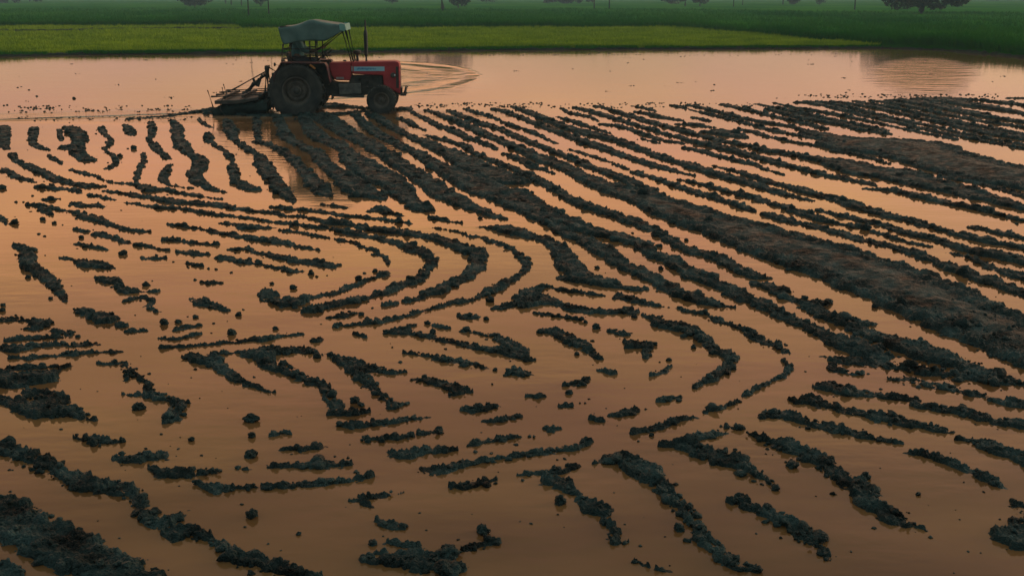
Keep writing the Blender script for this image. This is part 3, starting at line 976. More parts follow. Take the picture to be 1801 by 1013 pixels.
for i, c in enumerate(parse(CLOD_TXT)[0]):
    x, y, w = c
    if w < 7: continue
    p, sc = at(x, y + w * 0.25), px(at(x, y))[1]
    s = w / sc / 2 * 1.05
    V, F = ICO3[i % 6]
    a = rng.uniform(0, 6.28)
    q = V * s * np.array((rng.uniform(.95, 1.2), rng.uniform(.85, 1.1), rng.uniform(.72, .98)))
    o = np_mesh('mud_clod', q, F, M['mud'])
    o.location = (p[0], p[1], s * 0.32)
    o.rotation_euler = (0, 0, a)
    lab = CLOD_LABELS.get((int(x), int(y)))
    if lab: tag(o, lab, 'mud clod')
    else: tag(o, 'smaller loose rounded clod of dark wet mud in the flooded field', 'mud clod', 'loose mud clods scattered over the flooded field')

# ------------------------------------------------------------------ water, banks, rice
BANK = [(-500, 104), (0, 100), (150, 97), (300, 96), (420, 94.5), (520, 95), (700, 91), (900, 89), (1100, 87.5), (1250, 87), (1400, 86), (1550, 85.5), (1650, 88.5), (1750, 97), (1801, 102), (2300, 150)]
def poly_at(pts): return [at(x, y)[:2] for x, y in pts]
bank = poly_at(BANK)

def resample(pts, step, jit=0.0, seed=0):
    out_, pts = [], [np.array(p) for p in pts]
    for a, b in zip(pts[:-1], pts[1:]):
        n = max(1, int(np.linalg.norm(b - a) / step))
        for k in range(n): out_.append(a + (b - a) * k / n)
    out_.append(pts[-1])
    o = np.array(out_)
    if jit: o = o + jit * np.stack([fbm(o[:, 0] * .7, o[:, 1] * .7, 3, seed), fbm(o[:, 0] * .7, o[:, 1] * .7, 3, seed + 1)], -1)
    return o

def ridge_mesh(name, line, w, h, m, z0=-0.06, seed=1, step=0.12):
    p = resample(line, step, 0.35, seed)
    d = np.gradient(p, axis=0)
    d /= np.linalg.norm(d, axis=1)[:, None] + 1e-9
    n = np.stack([-d[:, 1], d[:, 0]], -1)
    K = 13
    V = []
    for j in range(K):
        u = -1 + 2 * j / (K - 1)
        q = p + n * (u * w / 2 + 0.12 * fbm(p[:, 0] * 2 + j * .3, p[:, 1] * 2, 3, seed + 7)[:, None])
        prof = math.cos(u * math.pi / 2) ** 0.6 if abs(u) < 1 else 0
        zz = z0 + (h - z0) * prof * (0.75 + 0.6 * (fbm(q[:, 0] * 2.5, q[:, 1] * 2.5, 4, seed + 3) + .3)) + 0.05 * prof * lumps(q[:, 0] * 5, q[:, 1] * 5, seed)
        V.append(np.concatenate([q, zz[:, None]], 1))
    V = np.stack(V, 1)
    n_ = len(p)
    idx = np.arange(n_ * K).reshape(n_, K)
    F = np.stack([idx[:-1, :-1], idx[:-1, 1:], idx[1:, 1:], idx[1:, :-1]], -1).reshape(-1, 4)
    return np_mesh(name, V.reshape(-1, 3), F, m)

def flat(name, xs, ys, z, m, nx=2, ny=2):
    X, Y = np.meshgrid(np.linspace(xs[0], xs[1], nx), np.linspace(ys[0], ys[1], ny))
    V = np.stack([X, Y, np.full(X.shape, z)], -1).reshape(-1, 3)
    i = np.arange(nx * ny).reshape(ny, nx)
    F = np.stack([i[:-1, :-1], i[:-1, 1:], i[1:, 1:], i[1:, :-1]], -1).reshape(-1, 4)
    return np_mesh(name, V, F, m, smooth=False)

tag(flat('ground', (-1300, 1300), (-60, 2200), -0.12, M['ground']), kind='structure')
tag(flat('water', (-150, 150), (-25, 70), 0.0, M['water']), kind='structure')

def shift(line, dy): return [(x * (1 + dy / y), y + dy) for x, y in line]
# the floor of the rice paddies starts behind the bank
b1 = shift(bank, 0.35)
V, F = [], []
bb = resample(b1, 1.0)
for k, p in enumerate(bb):
    V += [(p[0], p[1], 0.035), (p[0] * 2100 / p[1] if abs(p[0]) < 60 else p[0] * 20, 2100, 0.035)]
    if k: F.append((2 * k - 2, 2 * k, 2 * k + 1, 2 * k - 1))
tag(np_mesh('paddy_floor', V, F, M['paddy'], smooth=False), kind='structure')
tag(ridge_mesh('field_bank', shift(bank, 0.35), 0.75, 0.10, M['earth'], seed=3), kind='structure')

# boundary between the bright young rice and the tall dark rice behind it
BND = [(-500, 50), (0, 49), (200, 47.5), (414, 46.5), (428, 53), (700, 52), (900, 51.5), (1100, 50.5), (1200, 52.5), (1300, 60.5), (1400, 70.5), (1500, 78), (1580, 84), (1650, 87.2), (1750, 95.6), (1801, 100.5), (2300, 147)]
bnd = poly_at(BND)
def line_y_at_angle(line, ang):
    a = np.array([p[0] / p[1] for p in line])
    y = np.array([p[1] for p in line])
    return np.interp(ang, a, y)

# tall rice: a closed rough canopy with a steep front edge
NAc, NR = 1100, 420
ang = np.linspace(-0.75, 0.75, NAc)
y0 = line_y_at_angle(bnd, ang) + 0.3
tt = np.linspace(0, 1, NR) ** 1.0
YY = y0[None, :] * (2000 / y0[None, :]) ** tt[:, None]
XX = YY * ang[None, :]
hz = 0.42 + 0.10 * fbm(XX * 0.5, YY * 0.3, 4, 60) + 0.05 * fbm(XX * 3, YY * 3, 3, 61) + 0.06 * fbm(XX * 0.05, YY * 0.02, 3, 62)
YY[0] -= 0.12
hz[0] = 0.0
YYs = YY.copy()
V = np.stack([XX, YY, hz], -1).reshape(-1, 3)
i = np.arange(NAc * NR).reshape(NR, NAc)
F = np.stack([i[:-1, :-1], i[:-1, 1:], i[1:, 1:], i[1:, :-1]], -1).reshape(-1, 4)
tag(np_mesh('tall_rice', V, F, M['tall_rice']), kind='stuff', label='tall dark green rice crop stretching back to the misty horizon', cat='rice')

def blades(name, n, ylo_line, yhi_line, h, w, m, label, per=4, power=1.0, zb=0.0, cat='rice'):
    a = rng.uniform(-0.62, 0.62, n)
    lo, hi = line_y_at_angle(ylo_line, a), line_y_at_angle(yhi_line, a) if yhi_line is not None else None
    t = rng.uniform(0, 1, n) ** power
    y = lo + (hi - lo) * t
    lo = lo + 0.35 * fbm(a * 90, a * 0, 3, 88)
    hi = hi + 1.6 * fbm(a * 60, a * 0 + 4, 3, 89)
    ok = hi - lo > 0.3
    if name == 'young_rice': ok &= (rng.uniform(size=n) > (a - .15) / .18)
    ok &= ~((a > -.475) & (a < -.422) & (y > 83) & (y < 87))
    a, y = a[ok], y[ok]
    x = a * y
    n = len(x)
    dens = fbm(x * 0.35, y * 0.25, 3, 77)
    x, y = np.repeat(x, per), np.repeat(y, per)
    hs = h * np.repeat(0.75 + 0.5 * rng.uniform(size=n) + 0.5 * dens, per) * rng.uniform(.7, 1.15, n * per)
    th = rng.uniform(0, 6.283, n * per)
    lean = rng.uniform(.1, .45, n * per) * hs
    x = x + rng.normal(0, .04, n * per)
    y = y + rng.normal(0, .04, n * per)
    ld = rng.uniform(0, 6.283, n * per)
    cx, sx = np.cos(th) * w, np.sin(th) * w
    z0 = np.full(n * per, zb)
    A = np.stack([x - cx, y - sx, z0], -1)
    B = np.stack([x + cx, y + sx, z0], -1)
    C = np.stack([x + cx * .7 + lean * .4 * np.cos(ld), y + sx * .7 + lean * .4 * np.sin(ld), z0 + hs * .65], -1)
    D = np.stack([x + lean * np.cos(ld), y + lean * np.sin(ld), z0 + hs], -1)
    V = np.stack([A, B, C, D], 1).reshape(-1, 3)
    F = np.arange(len(V)).reshape(-1, 4)
    o = np_mesh(name, V, F, m, smooth=False)
    tag(o, label, cat, kind='stuff')
blades('young_rice', 90000, shift(bank, 0.9), shift(bnd, -0.3), 0.30, 0.022, M['young_rice'], 'bright yellow green young rice growing behind the muddy bank', per=4, power=1.5)
blades('tall_rice_edge', 110000, shift(bnd, -0.1), shift(bnd, 120.0), 0.62, 0.03, M['tall_rice'], 'dark green rice blades fringing the front of the tall crop', per=3, power=2.2)
blades('bank_grass', 14000, shift(bank, 0.1), shift(bank, 1.2), 0.15, 0.014, M['tall_rice'], 'short dark grass tufts along the low mud bank', per=4, zb=0.05, cat='grass')
# low dark bund between the two left-hand paddies and the strip of still water beside it
lb = poly_at([(-500, 60), (0, 58.5), (110, 57.5), (200, 54.5), (420, 53.5)])
tag(ridge_mesh('paddy_bund', lb, 1.2, 0.26, M['earth'], z0=0.03, seed=9, step=0.3), kind='structure')
wp = poly_at([(38, 66.5), (112, 66), (112, 61.5), (38, 62.5)])
tag(np_mesh('paddy_water', [(p[0], p[1], 0.045) for p in wp], [(0, 1, 2, 3)], M['water']), kind='structure')

# ------------------------------------------------------------------ trees, far woods, poles
def leaf_cards(n, c, rad, size, seed, clumps=26, dome=None):
    """leaf clumps scattered through the crown volume, uneven outline"""
    r = np.random.default_rng(seed)
    cl = r.normal(size=(clumps, 3))
    cl /= np.linalg.norm(cl, axis=1)[:, None]
    cl *= (r.uniform(.25, 1.0, clumps) ** 0.6)[:, None]
    cr_ = r.uniform(.20, .42, clumps)
    k = r.integers(0, clumps, n)
    p = r.normal(size=(n, 3))
    p /= np.linalg.norm(p, axis=1)[:, None]
    p = cl[k] * 0.8 + p * (cr_[k] * r.uniform(.35, 1, n) ** .5)[:, None]
    if dome:
        p[:, 2] = 2 * np.clip(p[:, 2] * .5 + .5, 0, 1.1) ** dome - 1
    p = p * np.array(rad) + np.array(c)
    u = r.normal(size=(n, 3)); u /= np.linalg.norm(u, axis=1)[:, None]
    v = np.cross(u, r.normal(size=(n, 3))); v /= np.linalg.norm(v, axis=1)[:, None]
    s = size * r.uniform(.6, 1.4, n)[:, None]
    V = np.stack([p - u * s, p - v * s * .5, p + u * s, p + v * s * .5], 1).reshape(-1, 3)
    return V, np.arange(4 * n).reshape(-1, 4)

def tree(x, y, H, Wd, trunk_h, label, seed, name='broadleaf_tree', n=4200, group=None, lean=0.0, size=None, zlow=None):
    g = at(x, y, 0.40)
    root = tag(empty(name, (g[0], g[1], 0.03)), label, 'tree', group)
    r = random.Random(seed)
    low = zlow if zlow is not None else trunk_h * 0.8
    mb = MB()
    tr = max(0.2, H * 0.032)
    top = Vector((lean, 0, trunk_h + (H - trunk_h) * .45))
    mb.tube([(0, 0, -0.1), (0.05 * lean, 0, trunk_h * .3), (lean * .5, 0, trunk_h), top], [tr * 1.5, tr * 1.1, tr, tr * .35], 10)
    for k in range(9):
        a = r.uniform(0, 6.28)
        z0 = trunk_h * r.uniform(.75, 1.25)
        e = Vector((math.cos(a) * Wd * r.uniform(.22, .42), math.sin(a) * Wd * r.uniform(.22, .42), z0 + (H - trunk_h) * r.uniform(.2, .6)))
        s0 = Vector((lean * .5, 0, z0))
        mid = s0.lerp(e, .5) + Vector((0, 0, .3))
        mb.tube([s0, mid, e], [tr * .5, tr * .33, tr * .1], 6)
    mb.build('trunk', M['bark'], root, smooth=True)
    V, F = leaf_cards(n, (lean * .5, 0, (low + H) / 2), (Wd / 2, Wd / 2, (H - low) / 2), size or max(.16, Wd * .028), seed, 34, 1.3)
    np_mesh('crown', V, F, M['leaf'], smooth=False, parent=root)
    return root

tree(1620, 25.5, 13.5, 16.0, 3.0, 'large dark spreading tree standing alone in the rice at the right', 11, n=26000, size=.27, zlow=.5)
tree(779, 20, 11, 12, 3.2, 'tall tree with a bare leaning trunk near the middle of the horizon', 12, n=5000, size=.3, zlow=3.0, lean=-.6)
tree(806, 14.5, 8, 7, 1.6, 'low bushy brownish tree just right of the tall bare-trunked one', 13, n=3500, size=.25, zlow=.4)
tree(327, 10.5, 9, 11, 3.0, 'misty round tree leftmost of the group on the left horizon', 14, zlow=1.2)
tree(343, 13, 8, 9, 2.2, 'misty bushy tree second in the group on the left horizon', 15, zlow=.6)
tree(371, 5.5, 8, 6, 2.6, 'small pale tree with a thin trunk between two bushier trees on the left horizon', 16)
tree(397, 7.5, 9, 9, 3.0, 'misty tree left of the two thin-trunked ones before the first pole', 17, zlow=2.4)
tree(407, 10, 8, 7, 3.0, 'thin-trunked misty tree nearest on the left side of the first pole', 18, zlow=2.7)
tree(425, 11, 7, 5, 3.2, 'slender tree immediately left of the tallest looking pole', 19, zlow=2.9)
tree(459, 12, 8, 7, 2.0, 'bushy misty tree between the two dark poles', 20, zlow=1.0)
tree(1205, 12, 8, 6, 2.5, 'small misty tree left of a wider one right of the middle', 21, zlow=1.6)
tree(1231, 12, 8, 7.5, 2.0, 'wider misty tree with low foliage right of the middle', 22, zlow=.8)
tree(1181, 8, 7, 8, 1.6, 'dark low bushy tree on the horizon right of the paired poles', 23, zlow=.5)
tree(1396, 9, 6, 4.5, 1.8, 'small grey shrub-like tree on the right horizon', 24, zlow=.5)
tree(1441, 9, 8, 5, 2.0, 'small dark tree left of the lone pole on the right', 25, zlow=.6)
tree(855, 6, 8, 10, 2.5, 'faint misty tree in the far distance right of the bushy tree', 26, zlow=.8)
tree(690, 8, 7, 7, 2.2, 'faint grey tree left of the tall bare-trunked tree', 27, zlow=.8)

def wood(x0, x1, y, h, label, seed):
    V, F, nn = [], [], 0
    r = random.Random(seed)
    n = max(4, int((x1 - x0) / 9))
    for k in range(n):
        g = at(x0 + (x1 - x0) * (k + r.random()) / n, y + r.uniform(-1, 1) * .5)
        hh_ = h * r.uniform(.75, 1.2)
        a, f = leaf_cards(500, (g[0], g[1], hh_ * .5), (h * .62, h * .5, hh_ * .52), .55, seed * 50 + k, 10)
        V.append(a); F.append(f + nn); nn += len(a)
    tag(np_mesh('far_wood', np.concatenate(V), np.concatenate(F), M['leaf'], smooth=False), label, 'wood', kind='stuff')
wood(-120, 68, 7.5, 9, 'dark mass of trees at the far left of the horizon', 3)
wood(965, 1030, 9, 7, 'dark misty thicket left of the paired poles', 4)
wood(1700, 1990, 3, 9, 'faint misty belt of trees at the far right', 5)

def pole(x, y, H, r_, label):
    g = at(x, y, 0.40)
    root = tag(empty('power_pole', (g[0], g[1], 0)), label, 'pole', 'power poles in the misty rice fields')
    MB().tube([(0, 0, 0), (0, 0, H)], [r_, r_ * .7], 10).build('shaft', M['pole'], root, smooth=True)
    MB().box((0, 0, H - .5), (1.5, .1, .12)).build('crossarm', M['pole'], root)
    for sx in (-.65, 0, .65):
        MB().lathe([(.02, 0), (.06, .02), (.05, .07), (.07, .1), (.04, .16), (0.001, .18)], 10, (sx, 0, H - .44 if sx else H), 'Z', False).build('insulator', M['pole'], root, smooth=True)
pole(437.5, 29, 8.5, .13, 'dark slim power pole left of the nearest one')
pole(473, 27, 8.5, .13, 'dark power pole behind the tractor canopy')
pole(1045, 15.5, 8.5, .16, 'left one of the paired poles near the misty thicket')
pole(1071.5, 16.5, 8.5, .16, 'right one of the paired poles near the misty thicket')
pole(1290, 12.5, 8.5, .14, 'thin faint pole left of its twin right of the middle')
pole(1306, 10, 8.5, .14, 'faintest thin pole right of its twin right of the middle')
pole(1377, 8.5, 8.5, .22, 'short misty pole beside the grey shrub-like tree')
pole(1503, 18.5, 8.5, .16, 'lone pole left of the large spreading tree')

# ------------------------------------------------------------------ tractor (local: X forward, Y away from the camera, Z up)
M['red'] = mat('faded_red_paint', (0.34, 0.022, 0.028), (0.52, 0.045, 0.05), 3, 0.45, 0.6, bump=0.15, bscale=8)
M['dirty_red'] = mat('mud_spattered_red', (0.03, 0.02, 0.018), (0.13, 0.014, 0.018), 5, 0.6)
M['dirty'] = mat('muddy_black_metal', (0.022, 0.023, 0.021), (0.07, 0.062, 0.048), 6, 0.6, bump=0.4, bscale=20)
M['tyre'] = mat('muddy_rubber', (0.014, 0.016, 0.015), (0.06, 0.056, 0.045), 4, 0.75, bump=0.4, bscale=25)
M['rim'] = mat('muddy_rim', (0.06, 0.05, 0.04), (0.13, 0.105, 0.08), 6, 0.6)
M['grey'] = mat('dusty_grey_casting', (0.08, 0.08, 0.07), (0.18, 0.165, 0.14), 8, 0.65, bump=0.3)
M['tarp'] = mat('green_tarpaulin', (0.055, 0.115, 0.098), (0.11, 0.185, 0.16), 3, 0.55, bump=0.3, bscale=6)
M['tarp_tip'] = mat('pale_teal_tarpaulin', (0.16, 0.36, 0.30), (0.22, 0.44, 0.38), 5, 0.6)
M['sticker'] = mat('pale_blue_band', (0.28, 0.55, 0.66), (0.36, 0.62, 0.70), 4, 0.5)
M['ink'] = mat('blue_lettering', (0.04, 0.20, 0.42), None, 4, 0.5)
M['pale'] = mat('worn_pale_label', (0.30, 0.26, 0.24), (0.42, 0.38, 0.36), 12, 0.6)
M['orange'] = mat('amber_lens', (0.45, 0.16, 0.03), None, 4, 0.3)
M['lens'] = mat('lamp_glass', (0.6, 0.6, 0.58), None, 4, 0.15)
M['shirt'] = mat('teal_cotton_shirt', (0.07, 0.16, 0.15), (0.10, 0.21, 0.20), 8, 0.85)
M['trouser'] = mat('dark_cotton_trousers', (0.03, 0.03, 0.035), (0.05, 0.05, 0.055), 8, 0.9)
M['skin'] = mat('brown_skin', (0.11, 0.055, 0.03), (0.15, 0.08, 0.045), 12, 0.55)
M['hair'] = mat('black_hair', (0.008, 0.007, 0.006), None, 12, 0.5)
M['scarf'] = mat('dark_cloth', (0.02, 0.025, 0.02), (0.05, 0.04, 0.03), 8, 0.9)

TR = at(522.7, 198.5)
tr = tag(empty('tractor', (TR[0] + .06, TR[1] + .35, -0.08), R(3)), 'old red tractor with a tarpaulin canopy working through the flooded mud', 'tractor')
TS = 1.035
tr.scale = (TS, TS, TS)
def zp(zx, zy):
    """metres beside the rear axle of a point drawn in the side view"""
    return (zx - 785) / 323, (865 - zy) / 323

def tyre(R_, rin, w, lugs, lug_h):
    mb = MB()
    prof = [(rin, -w * .36), (rin + .04, -w * .44), (R_ * .84, -w * .52), (R_ * .95, -w * .47), (R_ - lug_h, -w * .34), (R_ - lug_h * .8, 0), (R_ - lug_h, w * .34), (R_ * .95, w * .47), (R_ * .84, w * .52), (rin + .04, w * .44), (rin, w * .36)]
    mb.lathe(prof, 56)
    for k in range(lugs):
        for s in (-1, 1):
            a = 2 * math.pi * (k + (.5 if s > 0 else 0)) / lugs
            rad = R_ - lug_h * .62
            c = Vector((math.cos(a) * rad, s * w * .24, math.sin(a) * rad))
            rot = Matrix.Rotation(-a, 3, 'Y') @ Matrix.Rotation(s * R(38), 3, 'X')
            mb.box(c, (lug_h * 1.5, w * .56, R_ * .075), rot)
    return mb

def wheel(c, R_, rin, w, lugs, lug_h, side, parent):
    root = empty('wheel', c, 0, parent)
    root.rotation_euler = (0, R(17 * side + 9), 0)
    tyre(R_, rin, w, lugs, lug_h).build('tyre', M['tyre'], root)
    o = side * w
    mb = MB()
    mb.lathe([(rin + .015, -w * .38), (rin + .02, -w * .30), (rin - .03, -w * .27), (rin - .05, 0), (rin - .03, w * .27), (rin + .02, w * .30), (rin + .015, w * .38), (rin - .02, w * .37), (rin - .06, w * .2), (rin - .075, 0), (rin - .06, -w * .2), (rin - .02, -w * .37)], 40)
    mb.lathe([(rin - .055, o * .02), (rin * .62, o * .16), (rin * .40, o * .10), (rin * .36, o * .28), (0.001, o * .30), (0.001, o * -.02)], 40)
    for k in range(8):
        a = k * math.pi / 4
        mb.lathe([(.018, o * .12), (.018, o * .20), (.001, o * .20), (.001, o * .12)], 6, (math.cos(a) * rin * .5, 0, math.sin(a) * rin * .5))
    mb.build('rim', M['rim'], root, smooth=False)
    MB().lathe([(.001, o * .28), (rin * .24, o * .28), (rin * .20, o * .42), (rin * .10, o * .46), (.001, o * .46)], 24).build('hub', M['dirty'], root)

wheel((0, -.72, .68), .72, .36, .36, 22, .045, -1, tr)
wheel((0, .72, .68), .72, .36, .36, 22, .045, 1, tr)
wheel((2.17, -.62, .42), .385, .20, .20, 26, .016, -1, tr)
wheel((2.17, .62, .42), .385, .20, .20, 26, .016, 1, tr)

# hood
hood = MB()
outline = [zp(1235, 418), zp(1600, 413), zp(1625, 418), zp(1637, 432), zp(1641, 470), zp(1640, 690), zp(1540, 640), zp(1500, 610), zp(1496, 532), zp(1250, 520), zp(1235, 508)]
hood.prism(outline, -.30, .30)
hood_o = hood.build('hood', M['red'], tr, bevel=.035, angle=35)
tank = MB()
tank.prism([zp(1050, 424), zp(1232, 419), zp(1232, 520), zp(1215, 575), zp(1095, 572), zp(1062, 530), zp(1045, 455)], -.27, .27)
tank.build('fuel_tank', M['red'], tr, bevel=.03, angle=35)
MB().lathe([(.001, 0), (.045, 0), (.045, .025), (.03, .035), (.001, .035)], 16, (zp(1170, 0)[0], 0, zp(0, 418)[1]), 'Z').build('fuel_cap', M['dirty'], tr)
def rounded(x0, x1, z0, z1, y, t, name, m, parent, bev=.01):
    mb = MB()
    mb.box(((x0 + x1) / 2, y, (z0 + z1) / 2), (x1 - x0, t, z1 - z0))
    return mb.build(name, m, parent, bevel=bev)
for s in (-1, 1):
    x0, z1 = zp(1252, 458)
    x1, z0 = zp(1512, 496)
    dec = rounded(x0, x1, z0, z1, s * .302, .006, 'side_band', M['sticker'], hood_o, .003)
    ink = MB()
    rr_ = random.Random(4)
    xx = x0 + .09
    while xx < x1 - .22:                      # worn, unreadable blue lettering
        wl_ = rr_.uniform(.02, .045)
        ink.box((xx + wl_ / 2, s * .3062, (z0 + z1) / 2 + rr_.uniform(-.008, .012)), (wl_, .002, rr_.uniform(.018, .045)), ('Y', rr_.uniform(-.3, .3)))
        xx += wl_ + rr_.uniform(.006, .02)
    ink.build('lettering', M['ink'], dec)
    xa, za = zp(1232, 455); xb, zb_ = zp(1244, 497)
    rounded(xa, xb, zb_, za, s * .302, .006, 'side_mark', M['pale'], hood_o, .002)
    hl = MB()
    hl.lathe([(.001, 0), (.062, 0), (.07, s * .012), (.06, s * .03), (.001, s * .04)], 20, (zp(1590, 0)[0] - .02, s * .295, zp(0, 530)[1]))
    hl.build('headlight', M['dirty'], tr, smooth=True)
    MB().lathe([(.001, 0), (.024, 0), (.022, s * .012), (.001, s * .016)], 16, (zp(1597, 0)[0], s * .335, zp(0, 530)[1])).build('lamp_lens', M['lens'], tr, smooth=True)
    g = MB()
    for k in range(7):
        g.box((zp(1618, 0)[0], s * .301, zp(0, 470 + k * 26)[1]), (.05, .008, .02))
    g.box((zp(1618, 0)[0], s * .2985, zp(0, 548)[1]), (.07, .006, .56))
    g.build('side_grille', M['dirty'], tr)
    a = zp(1100, 545); c_ = zp(1165, 562)
    rounded(a[0], c_[0], c_[1], a[1], s * .272, .004, 'maker_plate', M['pale'], tr, .001)
gr = MB()
for k in range(11):
    gr.box((zp(1641, 0)[0] + .004, 0, .72 + k * .052), (.012, .46, .022))
gr.build('front_grille', M['dirty'], tr)
# engine, gearbox, frame
en = MB()
en.prism([zp(1205, 535), zp(1490, 535), zp(1480, 640), zp(1400, 690), zp(1330, 700), zp(1215, 690)], -.20, .20)
for k in range(4):
    en.tube([(zp(1290 + 50 * k, 0)[0], -.26, .98 - .02 * k), (zp(1290 + 50 * k, 0)[0], .0, 1.0)], .03, 8)
en.tube([(zp(1300, 0)[0], -.24, .82), (zp(1300, 0)[0], -.24, .98)], .055, 12)
en.tube([(zp(1360, 0)[0], -.25, .72), (zp(1360, 0)[0], -.25, .9)], .045, 12)
en.tube([zp3 for zp3 in [(1.35, -.24, .78), (1.55, -.27, .70), (1.9, -.24, .74)]], .015, 6)
en.lathe([(.001, -.02), (.17, -.02), (.17, .02), (.001, .02)], 20, (zp(1490, 0)[0], 0, .86), 'X')
en.build('engine', M['dirty'], tr, bevel=.012)
gb = MB()
gb.prism([zp(1000, 555), zp(1100, 590), zp(1225, 595), zp(1225, 700), zp(1080, 705), zp(1000, 700)], -.17, .17)
gb.prism([zp(760, 560), zp(1010, 545), zp(1010, 700), zp(760, 740)], -.24, .24)
gb.build('gearbox', M['dirty'], tr, bevel=.02)
bx = MB()
bx.prism([zp(1120, 600), zp(1308, 596), zp(1310, 682), zp(1125, 690)], -.36, -.19)
bx.build('battery_box', M['grey'], tr, bevel=.012)
bx = MB()
bx.prism([zp(1060, 690), zp(1330, 694), zp(1330, 716), zp(1075, 704), zp(1068, 730), zp(1055, 730)], -.42, -.16)
bx.build('footboard', M['dirty'], tr, bevel=.006)
bx = MB()
bx.prism([zp(1060, 690), zp(1180, 694), zp(1180, 706), zp(1060, 704)], .16, .42)
bx.build('footboard', M['dirty'], tr, bevel=.006)
ax = MB()
ax.tube([(0, -.6, .66), (0, .6, .66)], [.11, .11], 16)
ax.lathe([(.001, -.26), (.2, -.24), (.22, 0), (.2, .24), (.001, .26)], 24, (0, 0, .66))
ax.build('rear_axle', M['dirty'], tr, smooth=False)
ax = MB()
ax.tube([(2.17, -.55, .44), (2.17, -.1, .53), (2.17, .1, .53), (2.17, .55, .44)], [.04, .05, .05, .04], 10)
ax.tube([(2.05, -.5, .46), (2.05, .5, .46)], .018, 8)
ax.box((2.17, 0, .60), (.30, .16, .16))
ax.prism([zp(1400, 600), zp(1655, 640), zp(1652, 700), zp(1600, 690), zp(1380, 690)], -.17, .17)
ax.build('front_axle', M['dirty'], tr, bevel=.01)
bp_ = MB()
bp_.tube([zpp for zpp in [(2.60, 0, .52), (2.70, 0, .50), (2.77, 0, .58), (2.80, 0, .72)]], [.045, .05, .05, .045], 8)
bp_.box((2.785, 0, .66), (.05, .62, .13), ('Y', R(12)))
bp_.box((2.72, -.2, .52), (.16, .05, .06))
bp_.box((2.72, .2, .52), (.16, .05, .06))
bp_.build('front_bumper', M['rim'], tr, bevel=.01)
# exhaust, air cleaner
ex = MB()
ex.lathe([(.022, 0), (.03, .01), (.022, .05), (.026, .12), (.05, .18), (.052, .72), (.045, .77), (.022, .82), (.020, 1.05), (.016, 1.06), (.016, .8)], 16, (zp(1357, 0)[0], -.12, zp(0, 416)[1]), 'Z', False)
ex.build('exhaust_stack', M['dirty'], tr, smooth=False, bevel=0)
ac = MB()
ac.lathe([(.04, -.02), (.032, .10), (.035, .16), (.095, .20), (.10, .245), (.085, .27), (.02, .285), (.001, .285)], 20, (zp(1277, 0)[0], .05, zp(0, 416)[1]), 'Z', False)
ac.build('air_cleaner', M['dirty'], tr)
# fenders
for s in (-1, 1):
    prof_o = [zp(600, 560), zp(606, 520), zp(628, 480), zp(652, 440), zp(672, 408), zp(1030, 415), zp(1048, 440), zp(1062, 520), zp(1075, 570)]
    prof_i = [(x * .965 + .01, z - .028) for x, z in prof_o]
    fn = MB()
    ya, yb = (-.93, -.50) if s < 0 else (.50, .93)
    fn.prism(prof_o + prof_i[::-1], ya, yb)
    inner = [zp(600, 560)] + prof_o[1:] + [zp(1000, 640), zp(760, 640)]
    yi = s * .50
    f_ = fn.build('fender', M['dirty_red'], tr, bevel=.006)
    fi = MB()
    fi.prism(inner, min(yi, yi - s * .012), max(yi, yi - s * .012))
    fi.build('splash_panel', M['dirty'], f_)
    ind = MB()
    ind.box((zp(933, 0)[0], s * .936, zp(0, 445)[1]), (.17, .03, .05), ('Y', R(38)))
    ind.build('indicator', M['orange'], f_, bevel=.008)
    tl = MB()
    c0_ = zp(618, 428)
    tl.tube([(c0_[0], s * .8, c0_[1]), (zp(660, 0)[0], s * .78, zp(0, 440)[1])], .010, 6)
    tl.lathe([(.001, -.03), (.045, -.025), (.05, .01), (.001, .03)], 16, (c0_[0], s * .8, c0_[1]), 'X')
    tl.build('tail_lamp', M['dirty'], f_)
# seat, steering, levers
st = MB()
st.box((-.02, 0, 1.27), (.44, .46, .09))
st.box((-.25, 0, 1.45), (.07, .44, .34), ('Y', R(-10)))
st.tube([(0, 0, .85), (0, 0, 1.24)], .06, 8)
st.build('seat', M['dirty'], tr, bevel=.03)
sw = MB()
base, top_ = Vector((zp(1060, 0)[0], 0, zp(0, 440)[1])), Vector((.66, 0, 1.62))
sw.tube([base, top_], .022, 8)
d = (top_ - base).normalized()
u = Vector((0, 1, 0)); v_ = d.cross(u).normalized()
sw.tube([top_ + (u * math.cos(a) + v_ * math.sin(a)) * .20 for a in [k * math.pi / 12 for k in range(25)]], .014, 8, caps=False)
for k in range(3):
    a = k * 2.094 + .5
    sw.tube([top_, top_ + (u * math.cos(a) + v_ * math.sin(a)) * .2], .010, 6)
sw.build('steering_wheel', M['dirty'], tr, smooth=True)
for p, q in (((.45, -.12, 1.0), (.52, -.16, 1.42)), ((.35, .15, .95), (.42, .2, 1.38)), ((.83, .15, 1.35), (.70, .22, 1.66))):
    lv = MB()
    lv.tube([p, q], .010, 6)
    lv.lathe([(.001, -.02), (.022, 0), (.001, .02)], 10, q, 'Z')
    lv.build('lever', M['dirty'], tr)
dsh = MB()
dsh.prism([zp(1040, 430), zp(1075, 424), zp(1085, 470), zp(1060, 520)], -.2, .2)
dsh.build('dashboard', M['dirty'], tr, bevel=.01)
